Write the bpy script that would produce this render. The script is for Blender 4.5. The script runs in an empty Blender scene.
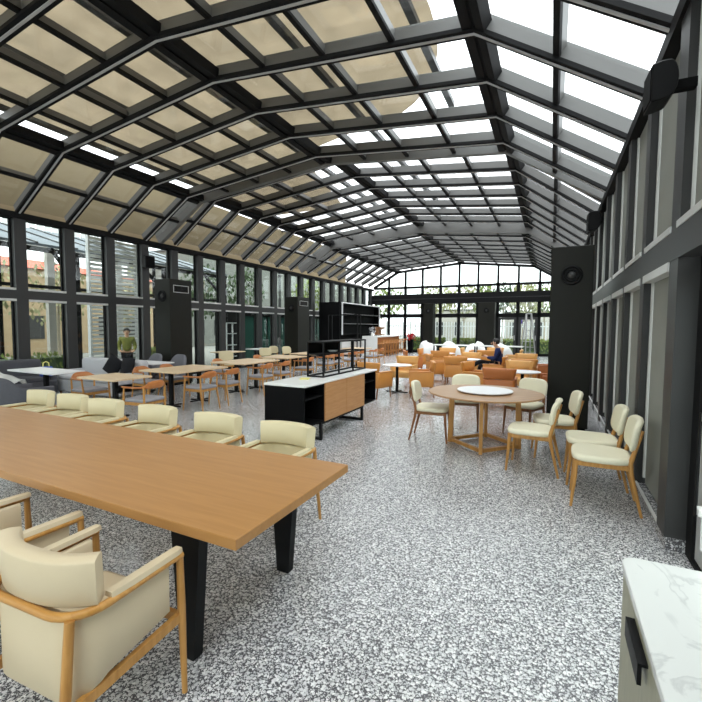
import bpy, bmesh, math, random
from mathutils import Vector, Matrix
random.seed(7)
PI = math.pi
scn = bpy.context.scene
COL = scn.collection

# ------------------------------------------------------------------ camera
cam_data = bpy.data.cameras.new('camera')
cam = bpy.data.objects.new('camera', cam_data)
COL.objects.link(cam)
cam_data.sensor_fit = 'HORIZONTAL'
cam_data.sensor_width = 36.0
cam_data.lens = 36.0 * 413.0 / 702.0
cam_data.clip_start = 0.05
cam_data.clip_end = 300
YAW, PITCH, ROLL = math.radians(25.88), math.radians(3.36), math.radians(0.35)
fw = Vector((-math.sin(YAW)*math.cos(PITCH), math.cos(YAW)*math.cos(PITCH), -math.sin(PITCH)))
rt = Vector((math.cos(YAW), math.sin(YAW), 0))
up = rt.cross(fw)
r2 = rt*math.cos(ROLL) + up*math.sin(ROLL)
u2 = -rt*math.sin(ROLL) + up*math.cos(ROLL)
cam.matrix_world = Matrix(((r2.x, u2.x, -fw.x, 0), (r2.y, u2.y, -fw.y, 0), (r2.z, u2.z, -fw.z, 1.65), (0, 0, 0, 1)))
scn.camera = cam

# ------------------------------------------------------------------ sky, exposure
world = bpy.data.worlds.new('overcast_sky')
scn.world = world
world.use_nodes = True
wn, wl = world.node_tree.nodes, world.node_tree.links
bg = wn['Background']
tc = wn.new('ShaderNodeTexCoord')
sep = wn.new('ShaderNodeSeparateXYZ')
ramp = wn.new('ShaderNodeValToRGB')
wl.new(tc.outputs['Generated'], sep.inputs[0])
wl.new(sep.outputs['Z'], ramp.inputs[0])
ramp.color_ramp.elements[0].color = (0.80, 0.83, 0.86, 1)
ramp.color_ramp.elements[1].color = (0.97, 0.985, 1.0, 1)
wl.new(ramp.outputs[0], bg.inputs['Color'])
bg.inputs['Strength'].default_value = 1.0
scn.view_settings.view_transform = 'Standard'
scn.view_settings.look = 'None'
scn.view_settings.gamma = 1.0
scn.view_settings.use_curve_mapping = False
scn.view_settings.exposure = 2.5
scn.cycles.transparent_max_bounces = 16
scn.cycles.max_bounces = 8
scn.cycles.diffuse_bounces = 5

# ------------------------------------------------------------------ materials
def srgb(r, g, b):
    f = lambda c: (c/255/12.92) if c/255 <= .04045 else ((c/255+.055)/1.055)**2.4
    return (f(r), f(g), f(b), 1)

def new_mat(name):
    m = bpy.data.materials.new(name)
    m.use_nodes = True
    nt = m.node_tree
    return m, nt.nodes, nt.links, nt.nodes['Principled BSDF']

def mat(name, col, rough=.5, metal=0, spec=.5, noise=0, nscale=8, bump=0, bscale=60):
    m, n, l, p = new_mat(name)
    c = col if len(col) == 4 else (*col, 1)
    p.inputs['Base Color'].default_value = c
    p.inputs['Roughness'].default_value = rough
    p.inputs['Metallic'].default_value = metal
    p.inputs['Specular IOR Level'].default_value = spec
    if noise:
        t = n.new('ShaderNodeTexCoord')
        nz = n.new('ShaderNodeTexNoise')
        nz.inputs['Scale'].default_value = nscale
        nz.inputs['Detail'].default_value = 4
        l.new(t.outputs['Object'], nz.inputs['Vector'])
        mx = n.new('ShaderNodeMix'); mx.data_type = 'RGBA'
        mx.inputs['A'].default_value = tuple(x*(1-noise) for x in c[:3]) + (1,)
        mx.inputs['B'].default_value = tuple(min(1, x*(1+noise)) for x in c[:3]) + (1,)
        l.new(nz.outputs['Fac'], mx.inputs['Factor'])
        l.new(mx.outputs['Result'], p.inputs['Base Color'])
    if bump:
        t = n.new('ShaderNodeTexCoord')
        nz = n.new('ShaderNodeTexNoise')
        nz.inputs['Scale'].default_value = bscale
        l.new(t.outputs['Object'], nz.inputs['Vector'])
        b = n.new('ShaderNodeBump')
        b.inputs['Strength'].default_value = bump
        b.inputs['Distance'].default_value = .002
        l.new(nz.outputs['Fac'], b.inputs['Height'])
        l.new(b.outputs['Normal'], p.inputs['Normal'])
    return m

def wood(name, c1, c2, axis=0, scale=3.0, rough=.42, stretch=14):
    m, n, l, p = new_mat(name)
    t = n.new('ShaderNodeTexCoord')
    mp = n.new('ShaderNodeMapping')
    s = [stretch, stretch, stretch]; s[axis] = 1.0
    mp.inputs['Scale'].default_value = s
    nz = n.new('ShaderNodeTexNoise')
    nz.inputs['Scale'].default_value = scale
    nz.inputs['Detail'].default_value = 6
    nz.inputs['Distortion'].default_value = .6
    l.new(t.outputs['Object'], mp.inputs['Vector'])
    l.new(mp.outputs['Vector'], nz.inputs['Vector'])
    r = n.new('ShaderNodeValToRGB')
    r.color_ramp.elements[0].position = .3
    r.color_ramp.elements[0].color = c1
    r.color_ramp.elements[1].position = .7
    r.color_ramp.elements[1].color = c2
    l.new(nz.outputs['Fac'], r.inputs[0])
    l.new(r.outputs[0], p.inputs['Base Color'])
    p.inputs['Roughness'].default_value = rough
    p.inputs['Specular IOR Level'].default_value = .4
    return m

def glass(name, tint, ior=1.45, rough=.02):
    m, n, l, p = new_mat(name)
    n.remove(p)
    out = n['Material Output']
    tr = n.new('ShaderNodeBsdfTransparent'); tr.inputs['Color'].default_value = (*tint, 1)
    gl = n.new('ShaderNodeBsdfGlossy'); gl.inputs['Roughness'].default_value = rough
    gl.inputs['Color'].default_value = (.9, .92, .92, 1)
    fr = n.new('ShaderNodeFresnel')
    ge = n.new('ShaderNodeNewGeometry')           # both faces of a pane reflect alike
    io = n.new('ShaderNodeMix'); io.data_type = 'FLOAT'
    io.inputs['A'].default_value = ior; io.inputs['B'].default_value = 1/ior
    l.new(ge.outputs['Backfacing'], io.inputs['Factor']); l.new(io.outputs['Result'], fr.inputs['IOR'])
    mx = n.new('ShaderNodeMixShader')
    l.new(fr.outputs[0], mx.inputs[0]); l.new(tr.outputs[0], mx.inputs[1]); l.new(gl.outputs[0], mx.inputs[2])
    l.new(mx.outputs[0], out.inputs[0])
    return m

def terrazzo(name, scale=58, dims='2D'):
    m, n, l, p = new_mat(name)
    t = n.new('ShaderNodeTexCoord')
    def chips(sc, lo, hi, seed):
        mp = n.new('ShaderNodeMapping'); mp.inputs['Location'].default_value = (seed, seed*1.7, 0)
        nz = n.new('ShaderNodeTexNoise'); nz.inputs['Scale'].default_value = sc*1.2; nz.inputs['Detail'].default_value = 2
        ad = n.new('ShaderNodeMix'); ad.data_type = 'RGBA'; ad.blend_type = 'ADD'
        ad.inputs['Factor'].default_value = .018
        v = n.new('ShaderNodeTexVoronoi'); v.inputs['Scale'].default_value = sc; v.voronoi_dimensions = dims
        l.new(t.outputs['Object'], mp.inputs['Vector']); l.new(mp.outputs['Vector'], nz.inputs['Vector'])
        l.new(mp.outputs['Vector'], ad.inputs['A']); l.new(nz.outputs['Color'], ad.inputs['B'])
        l.new(ad.outputs['Result'], v.inputs['Vector'])
        # chip radius differs per cell
        sp = n.new('ShaderNodeSeparateColor'); l.new(v.outputs['Color'], sp.inputs[0])
        mr = n.new('ShaderNodeMapRange'); mr.inputs['To Min'].default_value = lo; mr.inputs['To Max'].default_value = hi
        l.new(sp.outputs[0], mr.inputs['Value'])
        lt = n.new('ShaderNodeMath'); lt.operation = 'LESS_THAN'
        l.new(v.outputs['Distance'], lt.inputs[0]); l.new(mr.outputs['Result'], lt.inputs[1])
        return lt.outputs[0], sp.outputs[1]
    f1, c1 = chips(scale, .12, .56, 0)
    f2, c2 = chips(scale*2.1, .0, .52, 5.3)
    mxf = n.new('ShaderNodeMath'); mxf.operation = 'MAXIMUM'
    l.new(f1, mxf.inputs[0]); l.new(f2, mxf.inputs[1])
    chip = n.new('ShaderNodeMix'); chip.data_type = 'RGBA'
    chip.inputs['A'].default_value = (.52, .52, .54, 1); chip.inputs['B'].default_value = (.85, .85, .85, 1)
    l.new(c1, chip.inputs['Factor'])
    nz = n.new('ShaderNodeTexNoise'); nz.inputs['Scale'].default_value = 1.1; nz.inputs['Detail'].default_value = 5
    l.new(t.outputs['Object'], nz.inputs['Vector'])
    base = n.new('ShaderNodeMix'); base.data_type = 'RGBA'
    base.inputs['A'].default_value = (.062, .061, .068, 1); base.inputs['B'].default_value = (.15, .147, .158, 1)
    l.new(nz.outputs['Fac'], base.inputs['Factor'])
    mx = n.new('ShaderNodeMix'); mx.data_type = 'RGBA'
    l.new(mxf.outputs[0], mx.inputs['Factor']); l.new(base.outputs['Result'], mx.inputs['A']); l.new(chip.outputs['Result'], mx.inputs['B'])
    l.new(mx.outputs['Result'], p.inputs['Base Color'])
    p.inputs['Roughness'].default_value = .22
    p.inputs['Specular IOR Level'].default_value = .5
    return m

def marble(name):
    m, n, l, p = new_mat(name)
    t = n.new('ShaderNodeTexCoord')
    nz = n.new('ShaderNodeTexNoise'); nz.inputs['Scale'].default_value = 3.2; nz.inputs['Detail'].default_value = 8
    nz.inputs['Distortion'].default_value = 1.6
    l.new(t.outputs['Object'], nz.inputs['Vector'])
    r = n.new('ShaderNodeValToRGB')
    e = r.color_ramp.elements
    e[0].position = .43; e[0].color = (.74, .75, .73, 1)
    e[1].position = .50; e[1].color = (.74, .75, .73, 1)
    x = e.new(.475); x.color = (.60, .61, .60, 1)
    l.new(nz.outputs['Fac'], r.inputs[0]); l.new(r.outputs[0], p.inputs['Base Color'])
    p.inputs['Roughness'].default_value = .12
    return m

def foliage(name, c1, c2):
    m, n, l, p = new_mat(name)
    t = n.new('ShaderNodeTexCoord')
    nz = n.new('ShaderNodeTexNoise'); nz.inputs['Scale'].default_value = 5
    l.new(t.outputs['Object'], nz.inputs['Vector'])
    mx = n.new('ShaderNodeMix'); mx.data_type = 'RGBA'
    mx.inputs['A'].default_value = c1; mx.inputs['B'].default_value = c2
    l.new(nz.outputs['Fac'], mx.inputs['Factor']); l.new(mx.outputs['Result'], p.inputs['Base Color'])
    p.inputs['Roughness'].default_value = .7
    return m

M = {}
M['frame'] = mat('charcoal_aluminium', (.0095, .0095, .010), .7, 0, .15)
M['web'] = mat('grey_anodised_web', (.135, .135, .13), .4, 0, .4)
M['column'] = mat('charcoal_column_paint', (.038, .038, .038), .45, 0, .4)
M['track'] = mat('grey_aluminium_track', (.50, .50, .50), .4, 0)
M['sill'] = mat('pale_aluminium_sill', (.62, .62, .61), .35, 0)
M['channel'] = mat('grey_side_channel', (.55, .55, .53), .35)
M['black'] = mat('black_lacquer', (.004, .004, .0045), .6, 0, .08)
M['black_metal'] = mat('black_powder_coat', (.007, .007, .0075), .5, 0, .15)
M['ac_black'] = mat('bronze_black_panel', (.009, .009, .006), .45, 0, .22)
M['blind'] = mat('grey_blind_fabric', (.27, .275, .25), .8, 0, .2, .06, 3)
M['terrazzo'] = terrazzo('grey_terrazzo')
M['terrazzo_edge'] = terrazzo('grey_terrazzo_edge', 58, '3D')
M['glass'] = glass('window_glass', (.80, .84, .82), 1.35)
M['glass_teal'] = glass('teal_glass', (.18, .42, .36), 1.5)
M['roof_clear'] = glass('clear_roof_glass', (.90, .92, .92), 1.3)
M['roof_grey'] = glass('grey_roof_glass', (.86, .87, .87), 1.45, .06)
M['oak_top'] = wood('oak_table_top', srgb(164, 117, 66), srgb(176, 129, 77), 0, 2.2, .36)
M['oak'] = wood('oak', srgb(168, 118, 58), srgb(196, 146, 82), 2, 3, .4)
M['oak_dark'] = wood('dark_oak', srgb(120, 78, 46), srgb(146, 98, 60), 2, 3, .4)
M['oak_rail'] = wood('oak_rail', srgb(178, 124, 58), srgb(204, 154, 84), 0, 3, .35)
M['walnut_band'] = wood('warm_oak_band', srgb(176, 106, 52), srgb(198, 130, 74), 0, 4, .4)
M['round_oak'] = wood('round_table_oak', srgb(158, 116, 76), srgb(178, 138, 96), 0, 2.5, .35)
M['pale_oak'] = wood('pale_oak', srgb(206, 178, 142), srgb(222, 198, 164), 0, 3, .4)
M['door_oak'] = wood('oak_veneer', srgb(182, 130, 80), srgb(198, 148, 98), 1, 3, .45)
M['bar_oak'] = wood('bar_oak', srgb(176, 116, 62), srgb(196, 138, 84), 1, 3, .45)
M['cream'] = mat('cream_leather', srgb(212, 200, 164), .48, 0, .4, .03, 6, .15, 220)
M['cream_pale'] = mat('pale_cream_leather', srgb(232, 226, 200), .5, 0, .4, .03, 6, .12, 220)
M['taupe'] = mat('taupe_leather', srgb(205, 188, 158), .45, 0, .4, .03, 6, .15, 220)
M['orange'] = mat('tan_orange_leather', srgb(208, 142, 68), .42, 0, .5, .08, 5, .1, 200)
M['orange_deep'] = mat('burnt_orange_leather', srgb(188, 110, 52), .42, 0, .5, .08, 5, .1, 200)
M['orange_light'] = mat('honey_leather', srgb(220, 168, 98), .42, 0, .5, .08, 5, .1, 200)
M['grey_seat'] = mat('grey_seat_fabric', srgb(150, 150, 156), .85, 0, .2, .08, 30)
M['grey_seat2'] = mat('mid_grey_fabric', srgb(112, 112, 118), .9, 0, .2, .1, 30)
M['grey_dark'] = mat('dark_grey_fabric', srgb(86, 86, 92), .9, 0, .2, .1, 30)
M['grey_sofa'] = mat('light_grey_fabric', srgb(186, 186, 190), .9, 0, .2, .06, 30)
M['white_lam'] = mat('white_laminate', (.80, .80, .81), .35, 0, .5)
M['stone_top'] = mat('white_stone_top', (.86, .86, .84), .25, 0, .5, .03, 6)
M['white'] = mat('white_paint', (.72, .72, .70), .5)
M['marble'] = marble('white_marble')
M['greige'] = wood('striped_greige_veneer', srgb(150, 148, 128), srgb(172, 168, 146), 2, 6, .5, 30)
M['yellow'] = mat('yellow_paper', srgb(224, 216, 130), .7)
M['navy'] = mat('navy_cloth', srgb(34, 44, 84), .8, 0, .2, .1, 12)
M['dark_cloth'] = mat('black_cloth', srgb(24, 24, 28), .85, 0, .2)
M['skin'] = mat('skin', srgb(206, 160, 130), .5)
M['hair'] = mat('black_hair', srgb(18, 16, 16), .6)
M['red'] = mat('red_cloth', srgb(190, 24, 36), .7)
M['olive'] = mat('olive_cloth', srgb(120, 122, 62), .85, 0, .2, .15, 10)
M['blue'] = mat('blue_cloth', srgb(60, 92, 190), .7)
M['purple'] = mat('purple_cloth', srgb(70, 40, 150), .7)
M['awning'] = mat('beige_shade_fabric', (.30, .245, .165), .9, 0, .1, .18, 3)
def translucent(name, refl, trans):
    m, n, l, p = new_mat(name)
    n.remove(p)
    t = n.new('ShaderNodeTexCoord'); nz = n.new('ShaderNodeTexNoise'); nz.inputs['Scale'].default_value = 2.2; nz.inputs['Detail'].default_value = 5
    l.new(t.outputs['Object'], nz.inputs['Vector'])
    mx = n.new('ShaderNodeMix'); mx.data_type = 'RGBA'
    mx.inputs['A'].default_value = tuple(c*.75 for c in trans) + (1,); mx.inputs['B'].default_value = tuple(c*1.25 for c in trans) + (1,)
    l.new(nz.outputs['Fac'], mx.inputs['Factor'])
    d = n.new('ShaderNodeBsdfDiffuse'); d.inputs['Color'].default_value = (*refl, 1)
    tl = n.new('ShaderNodeBsdfTranslucent'); l.new(mx.outputs['Result'], tl.inputs['Color'])
    a = n.new('ShaderNodeAddShader'); l.new(d.outputs[0], a.inputs[0]); l.new(tl.outputs[0], a.inputs[1])
    l.new(a.outputs[0], n['Material Output'].inputs[0])
    return m
M['awning'] = translucent('beige_shade_fabric', (.15, .14, .115), (.33, .295, .24))
M['awning_drop'] = translucent('tan_drop_fabric', (.15, .125, .082), (.115, .092, .055))
M['ground'] = mat('grey_paving', (.24, .24, .22), .9, 0, .2, .15, 1.5)
M['grass'] = foliage('lawn', (.10, .16, .04, 1), (.18, .24, .07, 1))
M['leaf'] = foliage('green_leaves', (.07, .11, .02, 1), (.22, .27, .06, 1))
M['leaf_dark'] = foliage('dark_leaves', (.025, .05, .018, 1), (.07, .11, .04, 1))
M['leaf_pale'] = foliage('pale_leaves', (.20, .21, .10, 1), (.38, .37, .20, 1))
M['bark'] = mat('pale_bark', (.34, .30, .23), .9, 0, .1, .3, 6)
M['facade'] = mat('pale_render', (.44, .42, .38), .9, 0, .1, .08, 2)
M['teal_panel'] = mat('teal_glass_panel', (.030, .085, .068), .15, 0, .5, .3, .8)
M['facade_grey'] = mat('grey_render', (.16, .165, .15), .9, 0, .1, .2, 2)
M['facade_tan'] = mat('tan_render', (.36, .27, .17), .9, 0, .1, .15, 2)
M['roof_tile'] = mat('red_roof_tiles', (.38, .10, .06), .8, 0, .2, .2, 8)
M['blue_roof'] = mat('blue_grey_glazing', (.13, .15, .175), .6, 0, .2)
M['white_fence'] = mat('white_picket_paint', (.62, .63, .63), .7)
M['ladder'] = mat('aluminium_ladder', (.5, .5, .5), .35, .6)
M['pot'] = mat('dark_pot', (.03, .03, .03), .5)
M['lamp_off'] = mat('lamp_white', (.8, .8, .8), .4)

# ------------------------------------------------------------------ mesh helpers
def obj(name, bm, m, parent=None, smooth=False, label=None):
    me = bpy.data.meshes.new(name)
    bmesh.ops.recalc_face_normals(bm, faces=bm.faces)
    if smooth:                       # end caps keep a crisp edge
        for f in bm.faces:
            if len(f.verts) > 4:
                for e in f.edges: e.smooth = False
    bm.to_mesh(me); bm.free()
    if m is not None:
        me.materials.append(m)
    if smooth:
        for p in me.polygons: p.use_smooth = True
    o = bpy.data.objects.new(name, me)
    COL.objects.link(o)
    if parent is not None: o.parent = parent
    if label: o['label'] = label
    return o

def tag(o, label, cat, group=None):
    o['label'] = label; o['category'] = cat
    if group: o['group'] = group
    return o

def thing(name, loc, rotz=0, label=None, cat=None, group=None):
    o = bpy.data.objects.new(name, None)
    COL.objects.link(o)
    o.empty_display_size = .2
    o.location = loc; o.rotation_euler = (0, 0, rotz)
    if label: tag(o, label, cat, group)
    return o

def struct_root(name):
    o = bpy.data.objects.new(name, None); COL.objects.link(o)
    o['kind'] = 'structure'
    return o

def struct(name, bm, m):
    o = obj(name, bm, m); o['kind'] = 'structure'
    return o

def dup(root, loc, rotz, label, group=None, rename=None):
    r = root.copy(); COL.objects.link(r)
    r.location = loc; r.rotation_euler = (0, 0, rotz)
    r['label'] = label
    if group: r['group'] = group
    for ch in list(root.children):
        c = ch.copy(); COL.objects.link(c); c.parent = r
        for g in list(ch.children):
            d = g.copy(); COL.objects.link(d); d.parent = c
    return r

def B():
    return bmesh.new()

def box(bm, x0, x1, y0, y1, z0, z1, bev=0, seg=2):
    vs = [bm.verts.new((x, y, z)) for x in (x0, x1) for y in (y0, y1) for z in (z0, z1)]
    q = [(0, 1, 3, 2), (4, 6, 7, 5), (0, 4, 5, 1), (2, 3, 7, 6), (0, 2, 6, 4), (1, 5, 7, 3)]
    fs = [bm.faces.new([vs[i] for i in f]) for f in q]
    if bev:
        es = list({e for f in fs for e in f.edges})
        bmesh.ops.bevel(bm, geom=es, offset=bev, segments=seg, profile=.5, affect='EDGES')
    return bm

def frame_of(d):
    d = d.normalized()
    a = Vector((0, 0, 1)) if abs(d.z) < .9 else Vector((1, 0, 0))
    u = d.cross(a).normalized()
    return u, d.cross(u).normalized()

def tube(bm, pts, r, seg=10, sx=1, cap=True):
    pts = [Vector(p) for p in pts]
    n = len(pts)
    rs = r if isinstance(r, (list, tuple)) else [r]*n
    rings = []
    u = None
    for i in range(n):
        d = (pts[min(i+1, n-1)] - pts[max(i-1, 0)]).normalized()
        if u is None:
            u, v = frame_of(d)
        else:
            u = (u - d*u.dot(d)).normalized(); v = d.cross(u)
        rings.append([bm.verts.new(pts[i] + (u*math.cos(2*PI*k/seg)*sx + v*math.sin(2*PI*k/seg))*rs[i]) for k in range(seg)])
    for a, b in zip(rings, rings[1:]):
        for k in range(seg):
            bm.faces.new((a[k], a[(k+1) % seg], b[(k+1) % seg], b[k]))
    if cap:
        bm.faces.new(rings[0][::-1]); bm.faces.new(rings[-1])
    return bm

def bar(bm, p0, p1, w, h=None, upv=(0, 0, 1)):
    """rectangular bar from p0 to p1"""
    h = h or w
    p0, p1 = Vector(p0), Vector(p1)
    d = (p1-p0).normalized(); a = Vector(upv)
    if abs(d.dot(a)) > .98: a = Vector((0, 1, 0))
    s = d.cross(a).normalized(); t = s.cross(d)
    rings = []
    for p in (p0, p1):
        rings.append([bm.verts.new(p + s*w/2*i + t*h/2*j) for i, j in ((-1, -1), (1, -1), (1, 1), (-1, 1))])
    a_, b_ = rings
    for k in range(4): bm.faces.new((a_[k], a_[(k+1) % 4], b_[(k+1) % 4], b_[k]))
    bm.faces.new(a_[::-1]); bm.faces.new(b_)
    return bm

def lathe(bm, prof, seg=24, c=(0, 0, 0)):
    rings = []
    for r, z in prof:
        if r < 1e-5: rings.append([bm.verts.new((c[0], c[1], c[2]+z))])
        else: rings.append([bm.verts.new((c[0]+r*math.cos(2*PI*k/seg), c[1]+r*math.sin(2*PI*k/seg), c[2]+z)) for k in range(seg)])
    for a, b in zip(rings, rings[1:]):
        for k in range(seg):
            k2 = (k+1) % seg
            if len(a) == 1 and len(b) == 1: continue
            if len(a) == 1: bm.faces.new((a[0], b[k], b[k2]))
            elif len(b) == 1: bm.faces.new((a[k], a[k2], b[0]))
            else: bm.faces.new((a[k], a[k2], b[k2], b[k]))
    return bm

def loft(bm, rings, closed=True, cap=True):
    vr = [[bm.verts.new(p) for p in r] for r in rings]
    n = len(vr[0])
    for a, b in zip(vr, vr[1:]):
        for k in range(n if closed else n-1):
            bm.faces.new((a[k], a[(k+1) % n], b[(k+1) % n], b[k]))
    if cap:
        bm.faces.new(vr[0][::-1]); bm.faces.new(vr[-1])
    return bm

def u_path(w, f, b, r, n=7, open_arm=True):
    """plan path from the right arm's front round the back to the left arm's front"""
    pts = []
    if open_arm: pts += [(w, f), (w, (f+b+r)/2)]
    for i in range(n+1):
        a = i/n*PI/2
        pts.append((w-r+r*math.cos(a), b+r-r*math.sin(a)))
    m = [(-x, y) for x, y in pts[::-1]]
    pts += [(0.0, b)]
    return pts + m

def normals2(path):
    out = []
    for i in range(len(path)):
        a = path[max(i-1, 0)]; c = path[min(i+1, len(path)-1)]
        dx, dy = c[0]-a[0], c[1]-a[1]; L = math.hypot(dx, dy)
        out.append((-dy/L, dx/L))     # outward for a path that turns clockwise
    return out

def wall_strip(bm, path, z0, z1, t, lean=0, rnd=.012, off=0):
    """thick upright strip following a plan path; z0/z1 may be functions of the index share"""
    ns = normals2(path)
    rings = []
    N = len(path)
    for i, ((x, y), (nx, ny)) in enumerate(zip(path, ns)):
        s = i/(N-1)
        a = z0(s) if callable(z0) else z0
        c = z1(s) if callable(z1) else z1
        ln = lean(s) if callable(lean) else lean
        def P(o, z):
            k = (z-a)/max(c-a, 1e-4)*ln + o + off
            return (x+nx*k, y+ny*k, z)
        r = min(rnd, t*.45, (c-a)*.45)
        rings.append([P(0, a+r), P(0, (a+c)/2), P(0, c-r), P(-r*.4, c-r*.35), P(-t/2, c), P(-t+r*.4, c-r*.35), P(-t, c-r), P(-t, (a+c)/2), P(-t, a+r), P(-t+r, a), P(-r, a)])
    loft(bm, rings)
    return bm

def pad(bm, w, h, t, n=24, e=3.2, bow=0, y=0, z=0, tilt=0):
    """rounded back cushion standing in the xz plane, thickness along y, bowed around z"""
    layers = [(-1, .0, .86), (-1, .0, .86), (-.75, 0, .96), (0, 0, 1.0), (.75, 0, .96), (1, 0, .86)]
    rings = []
    for ly, _, sc in layers[1:]:
        ring = []
        for k in range(n):
            a = 2*PI*k/n
            cx, sz = math.cos(a), math.sin(a)
            px = math.copysign(abs(cx)**(2/e), cx)*w/2*sc
            pz = math.copysign(abs(sz)**(2/e), sz)*h/2*sc
            py = ly*t/2 + bow*(px/(w/2))**2
            ring.append((px, y+py-pz*tilt, z+pz))
        rings.append(ring)
    loft(bm, rings)
    return bm

def rrect(w, d, r, n=5):
    pts = []
    for cx, cy, a0 in ((w/2-r, d/2-r, 0), (-w/2+r, d/2-r, 90), (-w/2+r, -d/2+r, 180), (w/2-r, -d/2+r, 270)):
        for i in range(n+1):
            a = math.radians(a0+90*i/n)
            pts.append((cx+r*math.cos(a), cy+r*math.sin(a)))
    return pts

def slab(bm, w, d, r, z0, z1, edge=.0, c=(0, 0)):
    """rounded-rectangle slab with a softened rim"""
    e = edge
    if e <= 0:
        o = rrect(w, d, r); loft(bm, [[(c[0]+x, c[1]+y, z) for x, y in o] for z in (z0, z1)])
        return bm
    rings = []
    for k, dz in ((1, 0), (.3, .3), (0, 1)):
        o = rrect(w-2*e*k, d-2*e*k, max(r-e*k, .004)); rings.append([(c[0]+x, c[1]+y, z0+e*dz) for x, y in o])
    for k, dz in ((0, 1), (.3, .3), (1, 0)):
        o = rrect(w-2*e*k, d-2*e*k, max(r-e*k, .004)); rings.append([(c[0]+x, c[1]+y, z1-e*dz) for x, y in o])
    loft(bm, rings)
    return bm

# ------------------------------------------------------------------ the setting
XL, XR, YB, YF = -11.0, 0.80, -2.6, 26.2
bm = B(); box(bm, XL-.25, 1.3, YB-.2, YF+.2, -.2, 0); struct('floor', bm, M['terrazzo'])
bm = B(); box(bm, -70, 40, -30, 90, -.35, -.2); struct('ground', bm, M['ground'])

# --- roof: a telescoping glazed barrel of three sections
SEC = [
    dict(y0=-2.45, y1=9.1, p=[(XL, 4.17), (-9.25, 5.22), (-5.1, 5.62), (-.95, 5.18), (.80, 4.02)],
         ribs=[8.57-1.09*k for k in range(11)], glass='roof_clear'),
    dict(y0=9.1, y1=17.15, p=[(XL, 4.24), (-9.3, 5.42), (-5.1, 5.87), (-.9, 5.40), (.80, 4.15)],
         ribs=[9.68+1.09*k for k in range(7)], glass='roof_grey'),
    dict(y0=17.15, y1=26.2, p=[(XL, 4.27), (-9.28, 5.26), (-5.15, 5.62), (-1.02, 5.20), (.80, 4.10)],
         ribs=[17.75+1.09*k for k in range(8)], glass='roof_grey'),
]
def mitre(pts, d):
    """offset an open xz polyline outward (up) by d, with mitred corners"""
    out = []
    segs = []
    for a, b in zip(pts, pts[1:]):
        dx, dz = b[0]-a[0], b[1]-a[1]; L = math.hypot(dx, dz)
        segs.append((-dz/L, dx/L))
    for i, p in enumerate(pts):
        if i == 0: nx, nz = segs[0]; k = 1
        elif i == len(pts)-1: nx, nz = segs[-1]; k = 1
        else:
            nx, nz = segs[i-1][0]+segs[i][0], segs[i-1][1]+segs[i][1]
            L = math.hypot(nx, nz); nx /= L; nz /= L
            k = 1/(nx*segs[i][0]+nz*segs[i][1])
        out.append((p[0]+nx*d*k, p[1]+nz*d*k))
    return out

ceiling = struct_root('ceiling')
def arch(name, pts, y, w, d0, d1, m):
    bm = B()
    a, b = mitre(pts, d0), mitre(pts, d1)
    rings = [[(p[0], y-w/2, p[1]), (p[0], y+w/2, p[1]), (q[0], y+w/2, q[1]), (q[0], y-w/2, q[1])] for p, q in zip(a, b)]
    loft(bm, rings)
    return obj(name, bm, m, ceiling)
GL = .19      # how far the panes lie above the underside of the ribs
for si, S in enumerate(SEC):
    P = S['p']
    for y in S['ribs']:
        r = arch('rib', P, y, .15, 0, .05, M['frame'])
        t = arch('web', P, y, .10, .05, GL+.03, M['web'])
        t.parent = r
        t = arch('track', P, y, .034, -.012, 0, M['track'])
        t.parent = r
    if si:
        lo = [(a[0], min(a[1], b[1])) for a, b in zip(SEC[si-1]['p'], P)]
        arch('portal_rib', lo, S['y0'], .12, 0, .42, M['web'])
    # purlins between the bays: three per slope beside the ridge, one per steep slope
    ends = [S['y0'], S['y1']]
    for k in range(4):
        a, b = P[k], P[k+1]
        cuts = [.5] if k in (0, 3) else [.25, .5, .75]
        dx, dz = b[0]-a[0], b[1]-a[1]; L = math.hypot(dx, dz); n = (-dz/L, dx/L)
        for c in cuts:
            bm = B()
            cx, cz = a[0]+dx*c, a[1]+dz*c
            def run(h0, h1, w):
                q = (h0+h1)/2
                bar(bm, (cx+n[0]*q, ends[0], cz+n[1]*q), (cx+n[0]*q, ends[1], cz+n[1]*q), w, h1-h0, (n[0], 0, n[1]))
            run(.04, .08, .075); pu = obj('purlin', bm, M['frame'], ceiling)
            bm = B(); run(.08, GL+.005, .05); obj('web', bm, M['web'], pu)
    for k in (1, 2, 3):
        bm = B()
        q = mitre(P, (GL)/2)[k]
        for sgn in (-1, 1):
            j = k+sgn
            d = Vector((P[j][0]-P[k][0], 0, P[j][1]-P[k][1])).normalized()
            n = Vector((-d.z, 0, d.x))
            if n.z < 0: n = -n
            c = Vector((q[0], 0, q[1])) + d*.10
            bar(bm, (c.x, ends[0], c.z), (c.x, ends[1], c.z), .12, GL*.8, n)
        bar(bm, (q[0], ends[0], q[1]), (q[0], ends[1], q[1]), .10, GL*.55)
        obj('ridge_beam' if k == 2 else 'knee_beam', bm, M['frame'], ceiling)
    # panes, one glazing strip per bay
    ys = sorted([S['y0']] + list(S['ribs']) + [S['y1']])
    q = mitre(P, GL)
    q2 = mitre(P, GL+.012)
    for y0, y1 in zip(ys, ys[1:]):
        bm = B()
        for k in range(4):
            loft(bm, [[(q[k][0], y, q[k][1]), (q[k+1][0], y, q[k+1][1]), (q2[k+1][0], y, q2[k+1][1]), (q2[k][0], y, q2[k][1])] for y in (y0, y1)])
        obj('glazing', bm, M[S['glass']], ceiling)
# eaves gutters
for x0, x1, z0, z1 in ((XL-.22, XL+.03, 4.06, 4.20), (.77, 1.0, 3.93, 4.06)):
    bm = B(); box(bm, x0, x1, YB, YF, z0, z1); obj('eaves_beam', bm, M['frame'], ceiling)

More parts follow.
